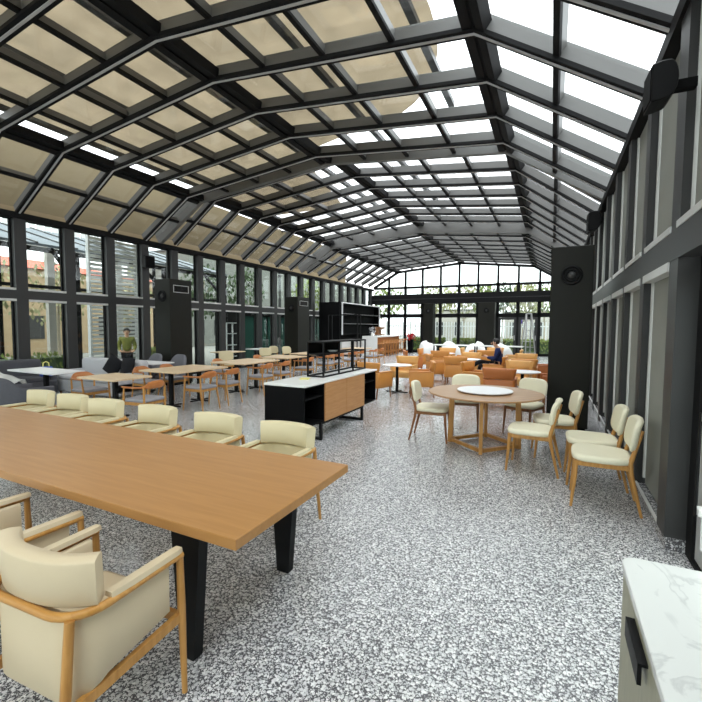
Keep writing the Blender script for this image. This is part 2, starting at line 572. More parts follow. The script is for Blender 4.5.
# --- windows
WN = [0]
def window(x_in, x_gl, y0, y1, z0, z1, sills, blind=None, gl='glass', chan=False):
    """one glazed opening in a wall along y; sills: list of (z0, z1) pale strips"""
    WN[0] += 1
    w = struct_root('window_%d' % WN[0])
    bm = B()
    s = 1 if x_gl > x_in else -1
    xa, xb = sorted((x_gl-s*.03, x_gl+s*.03))
    t = .035
    box(bm, xa, xb, y0, y0+t, z0, z1); box(bm, xa, xb, y1-t, y1, z0, z1)
    box(bm, xa, xb, y0+t, y1-t, z0, z0+t); box(bm, xa, xb, y0+t, y1-t, z1-t, z1)
    obj('window_frame', bm, M['frame'], w)
    bm = B(); box(bm, x_gl-.005, x_gl+.005, y0+t, y1-t, z0+t, z1-t); obj('pane', bm, M[gl], w)
    for a, b in sills:
        bm = B(); xs = sorted((x_in-s*.012, x_in+s*.10)); box(bm, xs[0], xs[1], y0+.005, y1-.005, a, b); obj('window_sill', bm, M['sill'], w)
    if chan:
        bm = B(); box(bm, XR+.055, XR+.118, y1-.06, y1-.036, z0+.06, z1-.03); obj('side_channel', bm, M['channel'], w)
    if blind:
        bm = B(); xs = sorted((x_gl-s*.045, x_gl-s*.036)); box(bm, xs[0], xs[1], y0+blind[0], y1-blind[1], z0+.01, z1-.01); obj('roller_blind', bm, M['blind'], w)
    return w

# --- left wall
wl_ = struct_root('wall_left')
LC = [5.31+1.08*k for k in range(-7, 20)]
for y in LC:
    bm = B(); box(bm, XL-.22, XL, y-.12, y+.12, 0, 4.12); obj('column', bm, M['column'], wl_)
bm = B(); box(bm, XL-.20, XL+.004, YB, YF, 2.24, 2.44); obj('transom_beam', bm, M['column'], wl_)
bm = B(); box(bm, XL-.2, XL-.02, YB, YF, 0, .10); obj('plinth', bm, M['frame'], wl_)
for a, b in zip(LC, LC[1:]):
    window(XL, XL-.15, a+.12, b-.12, 2.44, 4.08, [(2.44, 2.49)])
    window(XL, XL-.15, a+.12, b-.12, .10, 2.24, [(2.19, 2.24)])

# --- right wall
wr_ = struct_root('wall_right')
RC = [3.86+1.17*k for k in range(-5, 20)]
for y in RC:
    bm = B()
    z0 = 0 if y > 3.7 else 2.12
    if abs(y-3.86) < .05: box(bm, XR, XR+.24, y-.14, y+.10, 0.10, 3.98)
    else: box(bm, XR, XR+.22, y-.09, y+.09, z0, 3.98)
    obj('column', bm, M['column'], wr_)
bm = B(); box(bm, XR-.004, XR+.24, YB, YF, 2.16, 2.38); obj('transom_beam', bm, M['column'], wr_)
bm = B(); box(bm, XR+.012, XR+.26, 3.72, YF, 0, .10); obj('plinth', bm, M['terrazzo_edge'], wr_)
bm = B(); box(bm, XR, XR+.02, 3.96, YF, .10, .115); obj('plinth_capping', bm, M['sill'], wr_)
for a, b in zip(RC, RC[1:]):
    window(XR, XR+.12, a+.09, b-.09, 2.38, 3.95, [(2.38, 2.43)], (.04, .07), chan=True)
    if a > 3.7:
        window(XR, XR+.12, a+(.10 if a < 3.9 else .09), b-.09, .115, 2.16, [(2.09, 2.16)], (.04, .07), chan=True)

# --- door on the right, next to the camera
for i, (ya, yb, hs) in enumerate(((2.42, 3.66, 1), (1.12, 2.36, -1))):
    d = struct_root('door_%d' % (i+1))
    bm = B(); x0, x1 = .93, 1.03
    for a, b in ((ya, ya+.07), (yb-.07, yb)): box(bm, x0, x1, a, b, 0, 2.12)
    box(bm, x0, x1, ya+.07, yb-.07, 2.05, 2.12); box(bm, x0, x1, ya+.07, yb-.07, 0, .03)
    obj('door_frame', bm, M['frame'], d)
    leaf = B(); a, b = ya+.08, yb-.08
    for c, e in ((a, a+.09), (b-.09, b)): box(leaf, .95, 1.0, c, e, .04, 2.04)
    box(leaf, .95, 1.0, a+.09, b-.09, .04, .16); box(leaf, .95, 1.0, a+.09, b-.09, 1.95, 2.04)
    lf = obj('door_leaf', leaf, M['track'], d)
    bm = B(); box(bm, .972, .980, a+.09, b-.09, .16, 1.95); obj('pane', bm, M['glass'], d)
    bm = B(); yy = b-.15 if hs > 0 else a+.15
    box(bm, .905, .95, yy-.045, yy+.045, .41, .46, .008); box(bm, .905, .95, yy-.045, yy+.045, 1.04, 1.09, .008)
    h_ = obj('door_handle', bm, M['white'], d)
    bm = B(); box(bm, .893, .905, yy-.012, yy+.012, .40, 1.10, .004); obj('grip', bm, M['frame'], h_)
bm = B(); box(bm, .93, 1.03, 3.66, 3.72, 0, 2.16); box(bm, .93, 1.03, 2.36, 2.42, 0, 2.16); obj('jamb', bm, M['frame'], wr_)
bm = B(); box(bm, .93, 1.03, YB, 1.12, 0, 2.16); obj('panel', bm, M['column'], wr_)

# --- far gable wall
wf_ = struct_root('wall_far')
GX = [-9.9, -8.75, -7.6, -6.42, -5.26, -4.12, -2.97, -1.83, -.69]
P3 = SEC[2]['p']
def roof_z(x, P=P3):
    for a, b in zip(P, P[1:]):
        if a[0] <= x <= b[0]: return a[1]+(b[1]-a[1])*(x-a[0])/(b[0]-a[0])
    return P[0][1] if x < P[0][0] else P[-1][1]
for x in GX:
    bm = B(); box(bm, x-.06, x+.06, YF-.06, YF+.08, 0, roof_z(x)+.05); obj('mullion', bm, M['frame'], wf_)
for n, z0, z1, d in (('transom', 4.19, 4.30, .06), ('fascia_beam', 3.17, 3.76, .30), ('transom', 2.30, 2.48, .06), ('transom', 0, .12, .06)):
    bm = B(); box(bm, XL, XR, YF-d, YF+.08, z0, z1); obj(n, bm, M['frame'], wf_)
bm = B(); box(bm, XL, XR, YF-.32, YF-.30, 3.44, 3.47); obj('fascia_strip', bm, M['column'], wf_)
bm = B()
for (a, b) in zip(P3, P3[1:]):
    bar(bm, (a[0], YF, a[1]), (b[0], YF, b[1]), .2, .14)
obj('gable_rafter', bm, M['frame'], wf_)
xs = [XL] + GX + [XR]
for a, b in zip(xs, xs[1:]):
    for z0, z1 in ((.12, 2.30), (2.48, 3.17), (3.76, 4.19)):
        WN[0] += 1
        w = struct_root('window_%d' % WN[0])
        bm = B(); box(bm, a+.06, b-.06, YF+.02, YF+.03, z0, z1); obj('pane', bm, M['glass'], w)
        bm = B()
        box(bm, a+.06, a+.095, YF, YF+.05, z0, z1); box(bm, b-.095, b-.06, YF, YF+.05, z0, z1); box(bm, a+.095, b-.095, YF, YF+.05, z1-.035, z1); box(bm, a+.095, b-.095, YF, YF+.05, z0, z0+.035)
        obj('window_frame', bm, M['frame'], w)
    WN[0] += 1
    w = struct_root('window_%d' % WN[0])
    bm = B()
    pts = [(a+.06, 4.30), (b-.06, 4.30), (b-.06, roof_z(b-.06))] + [p for p in P3[::-1] if a+.06 < p[0] < b-.06] + [(a+.06, roof_z(a+.06))]
    loft(bm, [[(x, y, z) for x, z in pts] for y in (YF+.02, YF+.03)]); obj('pane', bm, M['glass'], w)
# doors in the gable, right part
for i, (a, b) in enumerate(((-2.9, -1.89), (-1.77, -.75))):
    d = struct_root('door_%d' % (i+3))
    bm = B()
    for c, e in ((a, a+.14), (b-.14, b)): box(bm, c, e, YF-.05, YF+.03, .02, 2.26)
    box(bm, a+.14, b-.14, YF-.05, YF+.03, 2.12, 2.26); box(bm, a+.14, b-.14, YF-.05, YF+.03, .02, .2)
    obj('door_leaf', bm, M['column'], d)
    bm = B(); box(bm, b-.10, b-.07, YF-.10, YF-.05, .9, 1.2, .005); obj('door_handle', bm, M['track'], d)

# --- wall behind the camera
wb_ = struct_root('wall_back')
for k in range(11):
    x = XL+k*(XR-XL)/10
    bm = B(); box(bm, x-.06, x+.06, YB-.05, YB+.05, 0, roof_z(x, SEC[0]['p'])-.02); obj('mullion', bm, M['frame'], wb_)
for z0, z1 in ((0, .12), (2.2, 2.44), (4.0, 4.12)):
    bm = B(); box(bm, XL, XR, YB-.05, YB+.05, z0, z1); obj('transom', bm, M['frame'], wb_)
bm = B(); box(bm, XL, XR, YB-.012, YB, .12, 4.0); obj('glazing', bm, M['glass'], wb_)

# ------------------------------------------------------------------ black climate towers
def tower(x0, x1, y0, y1, h, label, face='front', slot=False):
    t = thing('climate_tower', ((x0+x1)/2, (y0+y1)/2, 0), 0, label, 'air conditioner', None)
    hx, hy = (x1-x0)/2, (y1-y0)/2
    bm = B(); box(bm, -hx, hx, -hy, hy, 0.04, h, .008, 1); obj('cabinet', bm, M['ac_black'], t)
    bm = B(); box(bm, -hx+.03, hx-.03, -hy+.03, hy-.03, 0, .04); obj('plinth', bm, M['black'], t)
    zc = h-.46
    bm = B()
    def ringv(r0, r1, d0, d1):
        rings = []
        for r, d in ((r0, 0), (r0, d0), ((r0+r1)/2, d1), (r1, d0*.6), (r1, 0)):
            rings.append([(r*math.cos(2*PI*k/32), -hy-d, zc+r*math.sin(2*PI*k/32)) for k in range(32)])
        loft(bm, rings, True, False)
    ringv(.155, .115, .02, .035); ringv(.105, .07, .02, .03)
    v = obj('round_vent', bm, M['black_metal'], t, True)
    bm = B()
    rings = [[(r*math.cos(2*PI*k/24), -hy-d, zc+r*math.sin(2*PI*k/24)) for k in range(24)] for r, d in ((.062, 0), (.062, .012), (.03, .03), (.004, .034))]
    loft(bm, rings); n = obj('nozzle', bm, M['column'], v, True)
    if slot:
        bm = B()
        for z in range(6): box(bm, hx, hx+.012, -hy*.62, hy*.62, h-.33+z*.024, h-.33+z*.024+.012)
        g = obj('vent_grille', bm, M['black_metal'], t)
        bm = B()
        a, b, c, d = -hy*.7, hy*.7, h-.36, h-.16
        for u in ((a, b, c, c+.015), (a, b, d-.015, d), (a, a+.015, c, d), (b-.015, b, c, d)): box(bm, hx, hx+.015, *u)
        obj('grille_frame', bm, M['track'], t)
    return t
tower(-.04, .56, 7.5, 8.1, 2.95, 'tall black climate tower with round vent beside right wall, behind cream chairs')
tower(-9.90, -9.30, 7.95, 8.70, 2.92, 'tall black climate tower with round vent and slotted grille behind grey lounge chairs', slot=True)
tower(-9.95, -9.30, 14.2, 15.1, 2.86, 'black climate tower standing farther along left glass wall, before the bar', slot=True)
tower(-7.22, -6.62, 25.2, 25.8, 3.12, 'black climate tower under far gable beam, near the bar end')
tower(-3.93, -3.0, 25.2, 25.8, 3.12, 'wide black climate tower at far gable beside the glass doors')

# ------------------------------------------------------------------ wall speakers
def speaker(loc, rot, label, k_=1.0):
    t = thing('wall_speaker', loc, rot, label, 'speaker')
    # local: wall at y=0, baffle facing +y, D-shaped side cheeks towards +-x
    K = k_
    bm = B()
    prof = [(.235*K, -.17*K), (.24*K, .0), (.235*K, .18*K), (.16*K, .20*K)] + [(.10*K-.075*K*math.cos(a), .03*K+.17*K*math.sin(a)) for a in [math.radians(80-16*i) for i in range(11)]] + [(.16*K, -.16*K)]
    rings = []
    for x, sc in ((-.15, .94), (-.14, 1), (.14, 1), (.15, .94)):
        rings.append([(x*K, .14*K+(y-.14*K)*sc, z*sc) for y, z in prof])
    loft(bm, rings); c_ = obj('speaker_cabinet', bm, M['black_metal'], t)
    bm = B(); box(bm, -.13*K, .13*K, .236*K, .245*K, -.15*K, .16*K); obj('grille', bm, M['black'], t)
    bm = B(); box(bm, -.03, .03, -.10 if K < .9 else 0, .06*K, -.03, .03); obj('bracket', bm, M['black'], t)
    return t
speaker((.69, 3.45, 3.235), PI/2+.05, 'large black wall speaker high on right wall near the camera', .68)
speaker((.80, 9.35, 3.68), PI/2+.05, 'small black wall speaker on right wall above the climate tower')
speaker((XL, 8.55, 3.52), -PI/2-.1, 'black wall speaker on left wall above the left climate tower')

# ------------------------------------------------------------------ big table
TX0, TX1, TY0, TY1 = -6.05, -1.17, 1.31, 2.38
bt = thing('long_table', ((TX0+TX1)/2, (TY0+TY1)/2, 0), 0, 'long oak dining table with black tapered legs in the foreground', 'table')
L2, D2 = (TX1-TX0)/2, (TY1-TY0)/2
bm = B(); box(bm, -L2, L2, -D2, D2, .70, .75, .003, 1); obj('tabletop', bm, M['oak_top'], bt)
for sx in (-1, 1):
    for sy in (-1, 1):
        bm = B()
        X = sx*(L2-.41)
        y = sy*(D2-.13)
        prof = [(-.045, 0), (.045, 0), (.10, .70), (-.10, .70)]
        a = [(X+px, y-.03, z) for px, z in prof]; b = [(X+px, y+.03, z) for px, z in prof]
        loft(bm, [a, b]); obj('leg', bm, M['black_metal'], bt)
    bm = B(); box(bm, sx*(L2-.41)-.04, sx*(L2-.41)+.04, -D2+.16, D2-.16, .64, .70); obj('leg_brace', bm, M['black_metal'], bt)
bm = B(); box(bm, -L2+.5, L2-.5, -.04, .04, .64, .70); obj('stretcher', bm, M['black_metal'], bt)

# ------------------------------------------------------------------ cream armchairs of the long table
def armchair_builder(loc, rotz, label, group, leather):
    t = thing('armchair', loc, rotz, label, 'chair', group)
    w, f, b, r = .27, .22, -.23, .13
    path = u_path(w, f, b, r)
    bm = B(); wall_strip(bm, u_path(w-.012, f-.03, b+.012, r-.01), lambda s: .30+.10*(abs(s-.5)*2)**2.5, .635, .035); obj('shell', bm, leather, t, True)
    # thick pad above the rail, gently bowed, with square ends
    bp = [(x*.272, b+.002+.085*abs(x)**2.6) for x in [1-i/10 for i in range(21)]]
    bm = B(); wall_strip(bm, bp, .648, lambda s: .832-.002*(abs(s-.5)*2)**4, .075, .015, .013); obj('backrest', bm, leather, t, True)
    bm = B(); slab(bm, .436, .41, .05, .38, .475, .025, (0, .035)); obj('seat', bm, leather, t, True)
    for s in (-1, 1):
        bm = B()
        rings = []
        for y, hw in ((f+.03, .020), (f, .026), (0, .026), (b+.14, .02)):
            rings.append([(s*(w-.012)+hw*k, y, z) for k, z in ((-1, .652), (1, .652), (.8, .672), (-.8, .672))])
        loft(bm, rings); obj('arm_pad', bm, leather, t)
    bm = B(); tube(bm, [(x*1.0, y, .64) for x, y in [(w, f+.03)] + path + [(-w, f+.03)]], .016, 10); obj('arm_rail', bm, M['oak_rail'], t, True)
    for s in (-1, 1):
        bm = B(); tube(bm, [(s*(w+.005), f+.03, 0), (s*w, f+.025, .4), (s*w, f+.02, .635)], [.012, .018, .015]); obj('leg', bm, M['oak'], t, True)
        bm = B(); tube(bm, [(s*(w-.02), b-.05, 0), (s*(w-.035), b-.01, .38), (s*(w-.04), b+.015, .635)], [.012, .018, .016]); obj('leg', bm, M['oak'], t, True)
        bm = B(); bar(bm, (s*(w-.005), f+.02, .36), (s*(w-.035), b+.01, .31), .022, .04); obj('stretcher', bm, M['oak'], t)
    bm = B(); bar(bm, (-w, f+.015, .36), (w, f+.015, .36), .022, .04); obj('stretcher', bm, M['oak'], t)
    return t
G1 = 'cream armchairs along the far side of the long table'
ac = armchair_builder((-1.70, 1.005, 0), .06, 'taupe armchair with oak arms nearest the camera, its back turned to us', None, M['taupe'])
dup(ac, (-2.47, 1.05, 0), -.03, 'taupe armchair cut off by left picture edge, beside the nearest armchair')
fc = armchair_builder((-1.99, 2.72, 0), PI, 'cream armchair across the long table at its free right-hand end', G1, M['cream'])
for x, y, rz, lb in ((-2.77, 2.74, PI+.05, 'cream armchair across the long table, second from its free end'),
                     (-3.58, 2.74, PI-.02, 'cream armchair across the long table, third from its free end, in front of walnut-backed chair'),
                     (-4.39, 2.74, PI+.03, 'cream armchair across the long table, fourth from its free end'),
                     (-5.03, 2.76, PI, 'cream armchair across the long table, fifth from its free end'),
                     (-5.69, 2.76, PI-.03, 'cream armchair across the long table, sixth from its free end, near white cloth')):
    dup(fc, (x, y, 0), rz, lb, G1)

# ------------------------------------------------------------------ round table and side chairs
RTX, RTY = -.82, 5.98
t = thing('round_table', (RTX, RTY, 0), math.radians(49), 'round oak dining table with white turntable and square floor frame', 'table')
bm = B(); lathe(bm, [(0, .715), (.70, .715), (.765, .73), (.77, .74), (.765, .75), (0, .75)], 64); obj('tabletop', bm, M['round_oak'], t)
for a in range(4):
    c, s = math.cos(PI/4+a*PI/2), math.sin(PI/4+a*PI/2)
    bm = B(); bar(bm, (.46*c, .46*s, 0), (.44*c, .44*s, .715), .045, .07, (c, s, 0)); obj('leg', bm, M['oak'], t)
for a in range(4):
    p, q = [(.46*math.cos(PI/4+k*PI/2), .46*math.sin(PI/4+k*PI/2)) for k in (a, a+1)]
    d = Vector((q[0]-p[0], q[1]-p[1], 0)).normalized()*.03
    bm = B(); bar(bm, (p[0]+d.x, p[1]+d.y, .04), (q[0]-d.x, q[1]-d.y, .04), .04, .045); obj('floor_bar', bm, M['oak'], t)
for a in range(2):
    c, s = math.cos(PI/4+a*PI/2), math.sin(PI/4+a*PI/2)
    bm = B(); bar(bm, (-.42*c, -.42*s, .685+a*.001), (.42*c, .42*s, .685+a*.001), .045, .05); obj('top_bar', bm, M['oak_dark'], t)
tt = thing('turntable', (RTX, RTY+.02, .75), 0, 'white round turntable lying on the round oak table', 'turntable')
bm = B(); lathe(bm, [(0, .012), (.36, .012), (.375, .02), (.372, .03), (0, .03)], 48); obj('disc', bm, M['white_lam'], tt)
bm = B(); lathe(bm, [(0, 0), (.2, 0), (.2, .012), (0, .012)], 32); obj('bearing', bm, M['black'], tt)

def side_chair(loc, rotz, label, group, leather, wd):
    t = thing('side_chair', loc, rotz, label, 'chair', group)
    bm = B()
    rings = []
    for sc, z in ((.90, .435), (.98, .445), (1, .465), (.98, .487), (.90, .497)):
        ring = []
        for k in range(32):
            a = 2*PI*k/32; c, s = math.cos(a), math.sin(a)
            x = math.copysign(abs(c)**(2/4.2), c)*.245*sc; y = math.copysign(abs(s)**(2/4.2), s)*.245*sc
            ring.append((x*(1.0+.07*(y/.245)), y+.01, z))
        rings.append(ring)
    loft(bm, rings); obj('seat', bm, leather, t, True)
    bm = B()
    for p, q in (((-.205, .215), (.205, .215)), ((-.205, .215), (-.185, -.20)), ((.205, .215), (.185, -.20)), ((-.185, -.20), (.185, -.20))):
        bar(bm, (*p, .415), (*q, .415), .022, .045)
    obj('seat_frame', bm, wd, t)
    for s in (-1, 1):
        bm = B(); tube(bm, [(s*.215, .245, 0), (s*.207, .22, .30), (s*.205, .215, .437)], [.012, .019, .021], 8); obj('leg', bm, wd, t, True)
        bm = B(); tube(bm, [(s*.205, -.30, 0), (s*.19, -.215, .36), (s*.187, -.205, .46), (s*.183, -.245, .62), (s*.178, -.285, .76)], [.012, .019, .021, .018, .013], 8); obj('leg', bm, wd, t, True)
    bm = B(); pad(bm, .47, .30, .055, 32, 3.8, .045, -.262, .70, .16); obj('backrest', bm, leather, t, True)
    return t
sc_ = side_chair((-1.56, 5.98, 0), -PI/2+.1, 'cream side chair at left of the round table, facing right', 'cream side chairs', M['cream_pale'], M['oak_dark'])
dup(sc_, (-1.26, 6.95, 0), PI+.15, 'cream side chair behind the round table, back seen above turntable', 'cream side chairs')
dup(sc_, (-.34, 6.92, 0), PI-.45, 'cream side chair behind the round table against the black climate tower', 'cream side chairs')
s2 = side_chair((-.17, 5.22, 0), PI/2-.08, 'cream side chair with oak frame in front of the round table, facing left', 'cream side chairs', M['cream_pale'], M['oak'])
dup(s2, (.07, 5.92, 0), PI/2+.12, 'cream side chair at right of round table, half behind the front one, before climate tower', 'cream side chairs')
dup(s2, (.46, 4.48, 0), PI/2-.03, 'nearer of two cream side chairs lined up along the right wall', 'cream side chairs')
dup(s2, (.43, 5.06, 0), PI/2+.03, 'farther of two cream side chairs lined up along the right wall', 'cream side chairs')

# ------------------------------------------------------------------ console with metal rack
CX0, CX1, CY0, CY1 = -3.60, -2.95, 4.65, 7.15
k = thing('console_cabinet', ((CX0+CX1)/2, (CY0+CY1)/2, 0), 0, 'black console cabinet with oak doors and white stone top in mid room', 'cabinet')
hx, hy = (CX1-CX0)/2, (CY1-CY0)/2
Z0, Z1 = .27, .83
bm = B()
box(bm, -hx, hx, -hy, hy, Z0, Z0+.025); box(bm, -hx, hx, -hy, hy, Z1-.025, Z1)
for y in (-hy, -hy+.53, hy-.55, hy-.025): box(bm, -hx, hx, y, y+.025, Z0+.025, Z1-.025)
box(bm, -.012, .012, -hy+.025, hy-.025, Z0+.025, Z1-.025)
obj('carcass', bm, M['black'], k)
for y0, y1 in ((-hy+.025, -hy+.53), (hy-.525, hy-.025)):
    bm = B(); box(bm, .012, hx-.02, y0, y1, .64, .655); box(bm, -hx+.02, -.012, y0, y1, .64, .655); obj('shelf', bm, M['black_metal'], k)
for sx in (-1, 1):
    for a, b in ((-hy+.55, -.004), (.004, hy-.55)):
        bm = B(); xs = sorted((sx*hx, sx*(hx+.018))); box(bm, xs[0], xs[1], a, b, Z0, Z1, .002, 1); obj('door', bm, M['door_oak'], k)
bm = B(); box(bm, -hx-.01, hx+.025, -hy-.01, hy+.01, Z1, .86, .004, 1); obj('worktop', bm, M['stone_top'], k)
for y in (-hy+.5, hy-.55):
    bm = B()
    for x in (-hx+.04, hx-.03): box(bm, x-.02, x+.02, y-.02, y+.02, 0, Z0)
    box(bm, -hx+.06, hx-.05, y-.02, y+.02, 0, .04); box(bm, -hx+.06, hx-.05, y-.02, y+.02, Z0-.04, Z0); obj('leg_frame', bm, M['black_metal'], k)
bm = B(); box(bm, hx-.05, hx-.01, -hy+.52, hy-.57, Z0-.04, Z0); obj('rail', bm, M['black_metal'], k)
rk = thing('display_rack', (-3.30, 6.33, .86), 0, 'black square-tube display rack standing on the console top', 'rack')
rx, ry, rh = .14, .79, .56
for x in (-rx, rx):
    for y in (-ry, -.27, .27, ry):
        bm = B(); box(bm, x-.012, x+.012, y-.012, y+.012, .0, rh-.024); obj('post', bm, M['black_metal'], rk)
bm = B()
for z in (.012, .36, rh-.012):
    for x in (-rx, rx): box(bm, x-.0125, x+.0125, -ry-.012, ry+.012, z-.012, z+.012)
    for y in (-ry, ry): box(bm, -rx+.0125, rx-.0125, y-.012, y+.012, z-.012, z+.012)
obj('rails', bm, M['black_metal'], rk)
bm = B(); box(bm, -rx+.013, rx-.013, -ry+.013, .30, .352, .362); obj('shelf', bm, M['black_metal'], rk)
bm = B(); box(bm, -rx+.013, rx-.013, -ry+.013, ry-.013, rh-.01, rh-.002); obj('top_plate', bm, M['black_metal'], rk)
bm = B(); box(bm, -rx-.006, -rx+.004, -ry+.013, .25, .372, rh-.024); obj('back_panel', bm, M['black'], rk)
pt = thing('paper_pad', (-3.33, 5.28, .86), .4, 'small yellow paper pad lying on the white console top', 'paper')
bm = B(); box(bm, -.07, .07, -.10, .10, 0, .012, .003, 1); obj('sheets', bm, M['yellow'], pt)
bm = B(); box(bm, -.07, .07, .075, .10, .012, .015); obj('binding', bm, M['white'], pt)
bw = thing('white_bowl', (-3.30, 6.1, 1.2225), 0, 'small pale dish on the display rack shelf', 'dish')
bm = B(); lathe(bm, [(0, 0), (.05, 0), (.09, .035), (.085, .035), (.05, .008), (0, .008)], 20); obj('dish', bm, M['white'], bw, True)

# ------------------------------------------------------------------ marble cabinet by the camera
mc = thing('marble_cabinet', (.525, .86, 0), 0, 'white marble topped cabinet with striped door in right foreground corner', 'cabinet')
bm = B(); slab(bm, .55, 1.76, .05, .80, .83, .004); obj('worktop', bm, M['marble'], mc)
bm = B(); box(bm, -.25, .26, -.86, .86, .08, .80, .004, 1); obj('carcass', bm, M['greige'], mc)
bm = B(); box(bm, -.22, .24, -.84, .84, 0, .08); obj('plinth', bm, M['black'], mc)
for a, b in ((-.85, -.005), (.005, .85)):
    bm = B(); box(bm, -.268, -.25, a, b, .10, .785, .002, 1); d = obj('door', bm, M['greige'], mc)
    bm = B(); y = .52 if a > 0 else -.52
    box(bm, -.292, -.282, y-.10, y+.10, .70, .755); box(bm, -.292, -.268, y-.10, y+.10, .752, .760)
    obj('handle', bm, M['black_metal'], d)
pl = thing('white_tray', (.62, 1.50, .83), .3, 'white glossy tray on the marble cabinet at picture edge', 'tray')
bm = B(); lathe(bm, [(0, 0), (.10, 0), (.15, .018), (.145, .02), (.10, .006), (0, .006)], 32); obj('dish', bm, M['white'], pl, True)

# ------------------------------------------------------------------ cafe tables on the left
def cafe_table(loc, sx, sy, label, group, top, n_ped=1, h=.75):
    t = thing('cafe_table', loc, 0, label, 'table', group)
    bm = B(); slab(bm, sx, sy, .02, h-.03, h, .004); obj('tabletop', bm, top, t)
    ys = [0] if n_ped == 1 else [-sy/4-.02, sy/4+.02]
    for y in ys:
        bm = B(); box(bm, -.035, .035, y-.035, y+.035, .025, h-.05); obj('pedestal', bm, M['black_metal'], t)
        bm = B(); box(bm, -.24, .24, y-.03, y+.03, 0, .025, .004, 1); box(bm, -.03, .03, y-.24, y+.24, 0, .0245, .004, 1); obj('base', bm, M['black_metal'], t)
        bm = B(); box(bm, -.2, .2, y-.15, y+.15, h-.05, h-.03); obj('top_plate', bm, M['black_metal'], t)
    return t
GT = 'pale oak cafe tables in the row behind the long table'
GW = 'white tables along the left glass wall'
rows = [(-6.93, 4.72, 1.0, .74, 1, 'small pale oak cafe table nearest the light grey sofa'),
        (-6.98, 6.33, 1.08, 1.42, 2, 'large pale oak cafe table in front of the grey lounge chairs'),
        (-7.10, 8.42, 1.08, 1.45, 2, 'pale oak cafe table left of the console, second large one from the sofa'),
        (-7.20, 10.22, 1.0, 1.10, 1, 'pale oak cafe table seen left of the console rack, third large one from sofa'),
        (-7.38, 12.05, .95, 1.15, 1, 'pale oak cafe table seen just over the console top, fourth large one from sofa'),
        (-7.40, 13.9, .95, 1.15, 1, 'pale oak cafe table behind the rack posts, next to last before bar'),
        (-7.40, 15.8, .95, 1.15, 1, 'pale oak cafe table last in row before the bar')]
for x, y, sx, sy, n, lb in rows:
    cafe_table((x, y, 0), sx, sy, lb, GT, M['pale_oak'], n)
cafe_table((-9.05, 4.72, 0), 1.55, .62, 'long white cafe table before the dark sofa, nearest left picture edge', GW, M['white_lam'], 1)
cafe_table((-9.05, 6.98, 0), 1.3, .62, 'white cafe table between light grey sofa and left climate tower', GW, M['white_lam'], 1)
cafe_table((-10.3, 11.25, 0), .75, 1.0, 'white cafe table by left glass wall just past the left climate tower', GW, M['pale_oak'], 1)
cafe_table((-10.62, 13.4, 0), .6, 1.0, 'white cafe table by left glass wall, between two pale padded chairs', GW, M['white_lam'], 1)
cafe_table((-10.6, 16.1, 0), .6, 1.0, 'white cafe table by left glass wall, past the farther climate tower', GW, M['white_lam'], 1)

# wooden low-back armchairs
def elbow_chair(loc, rotz, label, group, seatm):
    t = thing('elbow_chair', loc, rotz, label, 'chair', group)
    bm = B(); slab(bm, .47, .46, .08, .425, .475, .02); obj('seat', bm, seatm, t, True)
    bm = B()
    for p, q in (((-.22, .20), (.22, .20)), ((-.22, .20), (-.20, -.19)), ((.22, .20), (.20, -.19)), ((-.20, -.19), (.20, -.19))):
        bar(bm, (*p, .40), (*q, .40), .022, .05)
    obj('seat_frame', bm, M['oak'], t)
    for s in (-1, 1):
        bm = B(); tube(bm, [(s*.25, .23, 0), (s*.24, .2, .4), (s*.25, .17, .655)], [.012, .018, .014], 8); obj('leg', bm, M['oak'], t, True)
        bm = B(); tube(bm, [(s*.22, -.27, 0), (s*.205, -.20, .4), (s*.215, -.205, .665)], [.012, .019, .015], 8); obj('leg', bm, M['oak'], t, True)
    path = u_path(.265, .20, -.25, .20, 8)
    N = len(path)
    bm = B(); wall_strip(bm, path, lambda s: .648-.012*math.exp(-((s-.5)/.2)**2), lambda s: .682+.085*math.exp(-((s-.5)/.19)**4), .026, .02, .01); obj('back_band', bm, M['walnut_band'], t, True)
    return t
GE = 'oak elbow chairs at the pale cafe tables'
ec = elbow_chair((-5.98, 4.58, 0), PI/2+.1, 'oak elbow chair at right side of smallest pale oak table, over long table', GE, M['grey_seat'])
for x, y, r, lb in ((-6.22, 6.03, PI/2-.02, 'oak elbow chair at aisle side of the large pale oak table, nearer to us'),
                    (-6.24, 6.72, PI/2+.04, 'oak elbow chair at aisle side of the large pale oak table, farther of its two'),
                    (-6.32, 8.02, PI/2+.02, 'oak elbow chair at aisle side of second large table, just left of console'),
                    (-6.36, 8.82, PI/2, 'oak elbow chair at aisle side of second large table, above console corner'),
                    (-6.50, 10.25, PI/2+.1, 'oak elbow chair at aisle side of third large table, seen over console'),
                    (-6.62, 11.75, PI/2, 'oak elbow chair at aisle side of fourth table, left of rack, nearer one'),
                    (-6.62, 12.45, PI/2+.1, 'oak elbow chair at aisle side of fourth table, behind the rack posts'),
                    (-6.65, 13.6, PI/2, 'oak elbow chair at aisle side of next to last table, nearer one'),
                    (-6.65, 14.25, PI/2-.1, 'oak elbow chair at aisle side of next to last table, farther one'),
                    (-6.65, 15.6, PI/2, 'oak elbow chair at aisle side of last table before the bar, nearer one'),
                    (-6.65, 16.25, PI/2-.1, 'oak elbow chair at aisle side of last table before bar, farther one'),
                    (-7.75, 4.78, -PI/2, 'oak elbow chair between light grey sofa and smallest pale oak table'),
                    (-7.78, 6.05, -PI/2, 'oak elbow chair at sofa side of large pale oak table, nearer one'),
                    (-7.78, 6.72, -PI/2+.1, 'oak elbow chair at tower side of large pale oak table, farther one'),
                    (-7.90, 8.45, -PI/2, 'oak elbow chair at window side of second large table from sofa'),
                    (-7.95, 10.2, -PI/2, 'oak elbow chair at window side of third large table from sofa')):
    dup(ec, (x, y, 0), r, lb, GE)
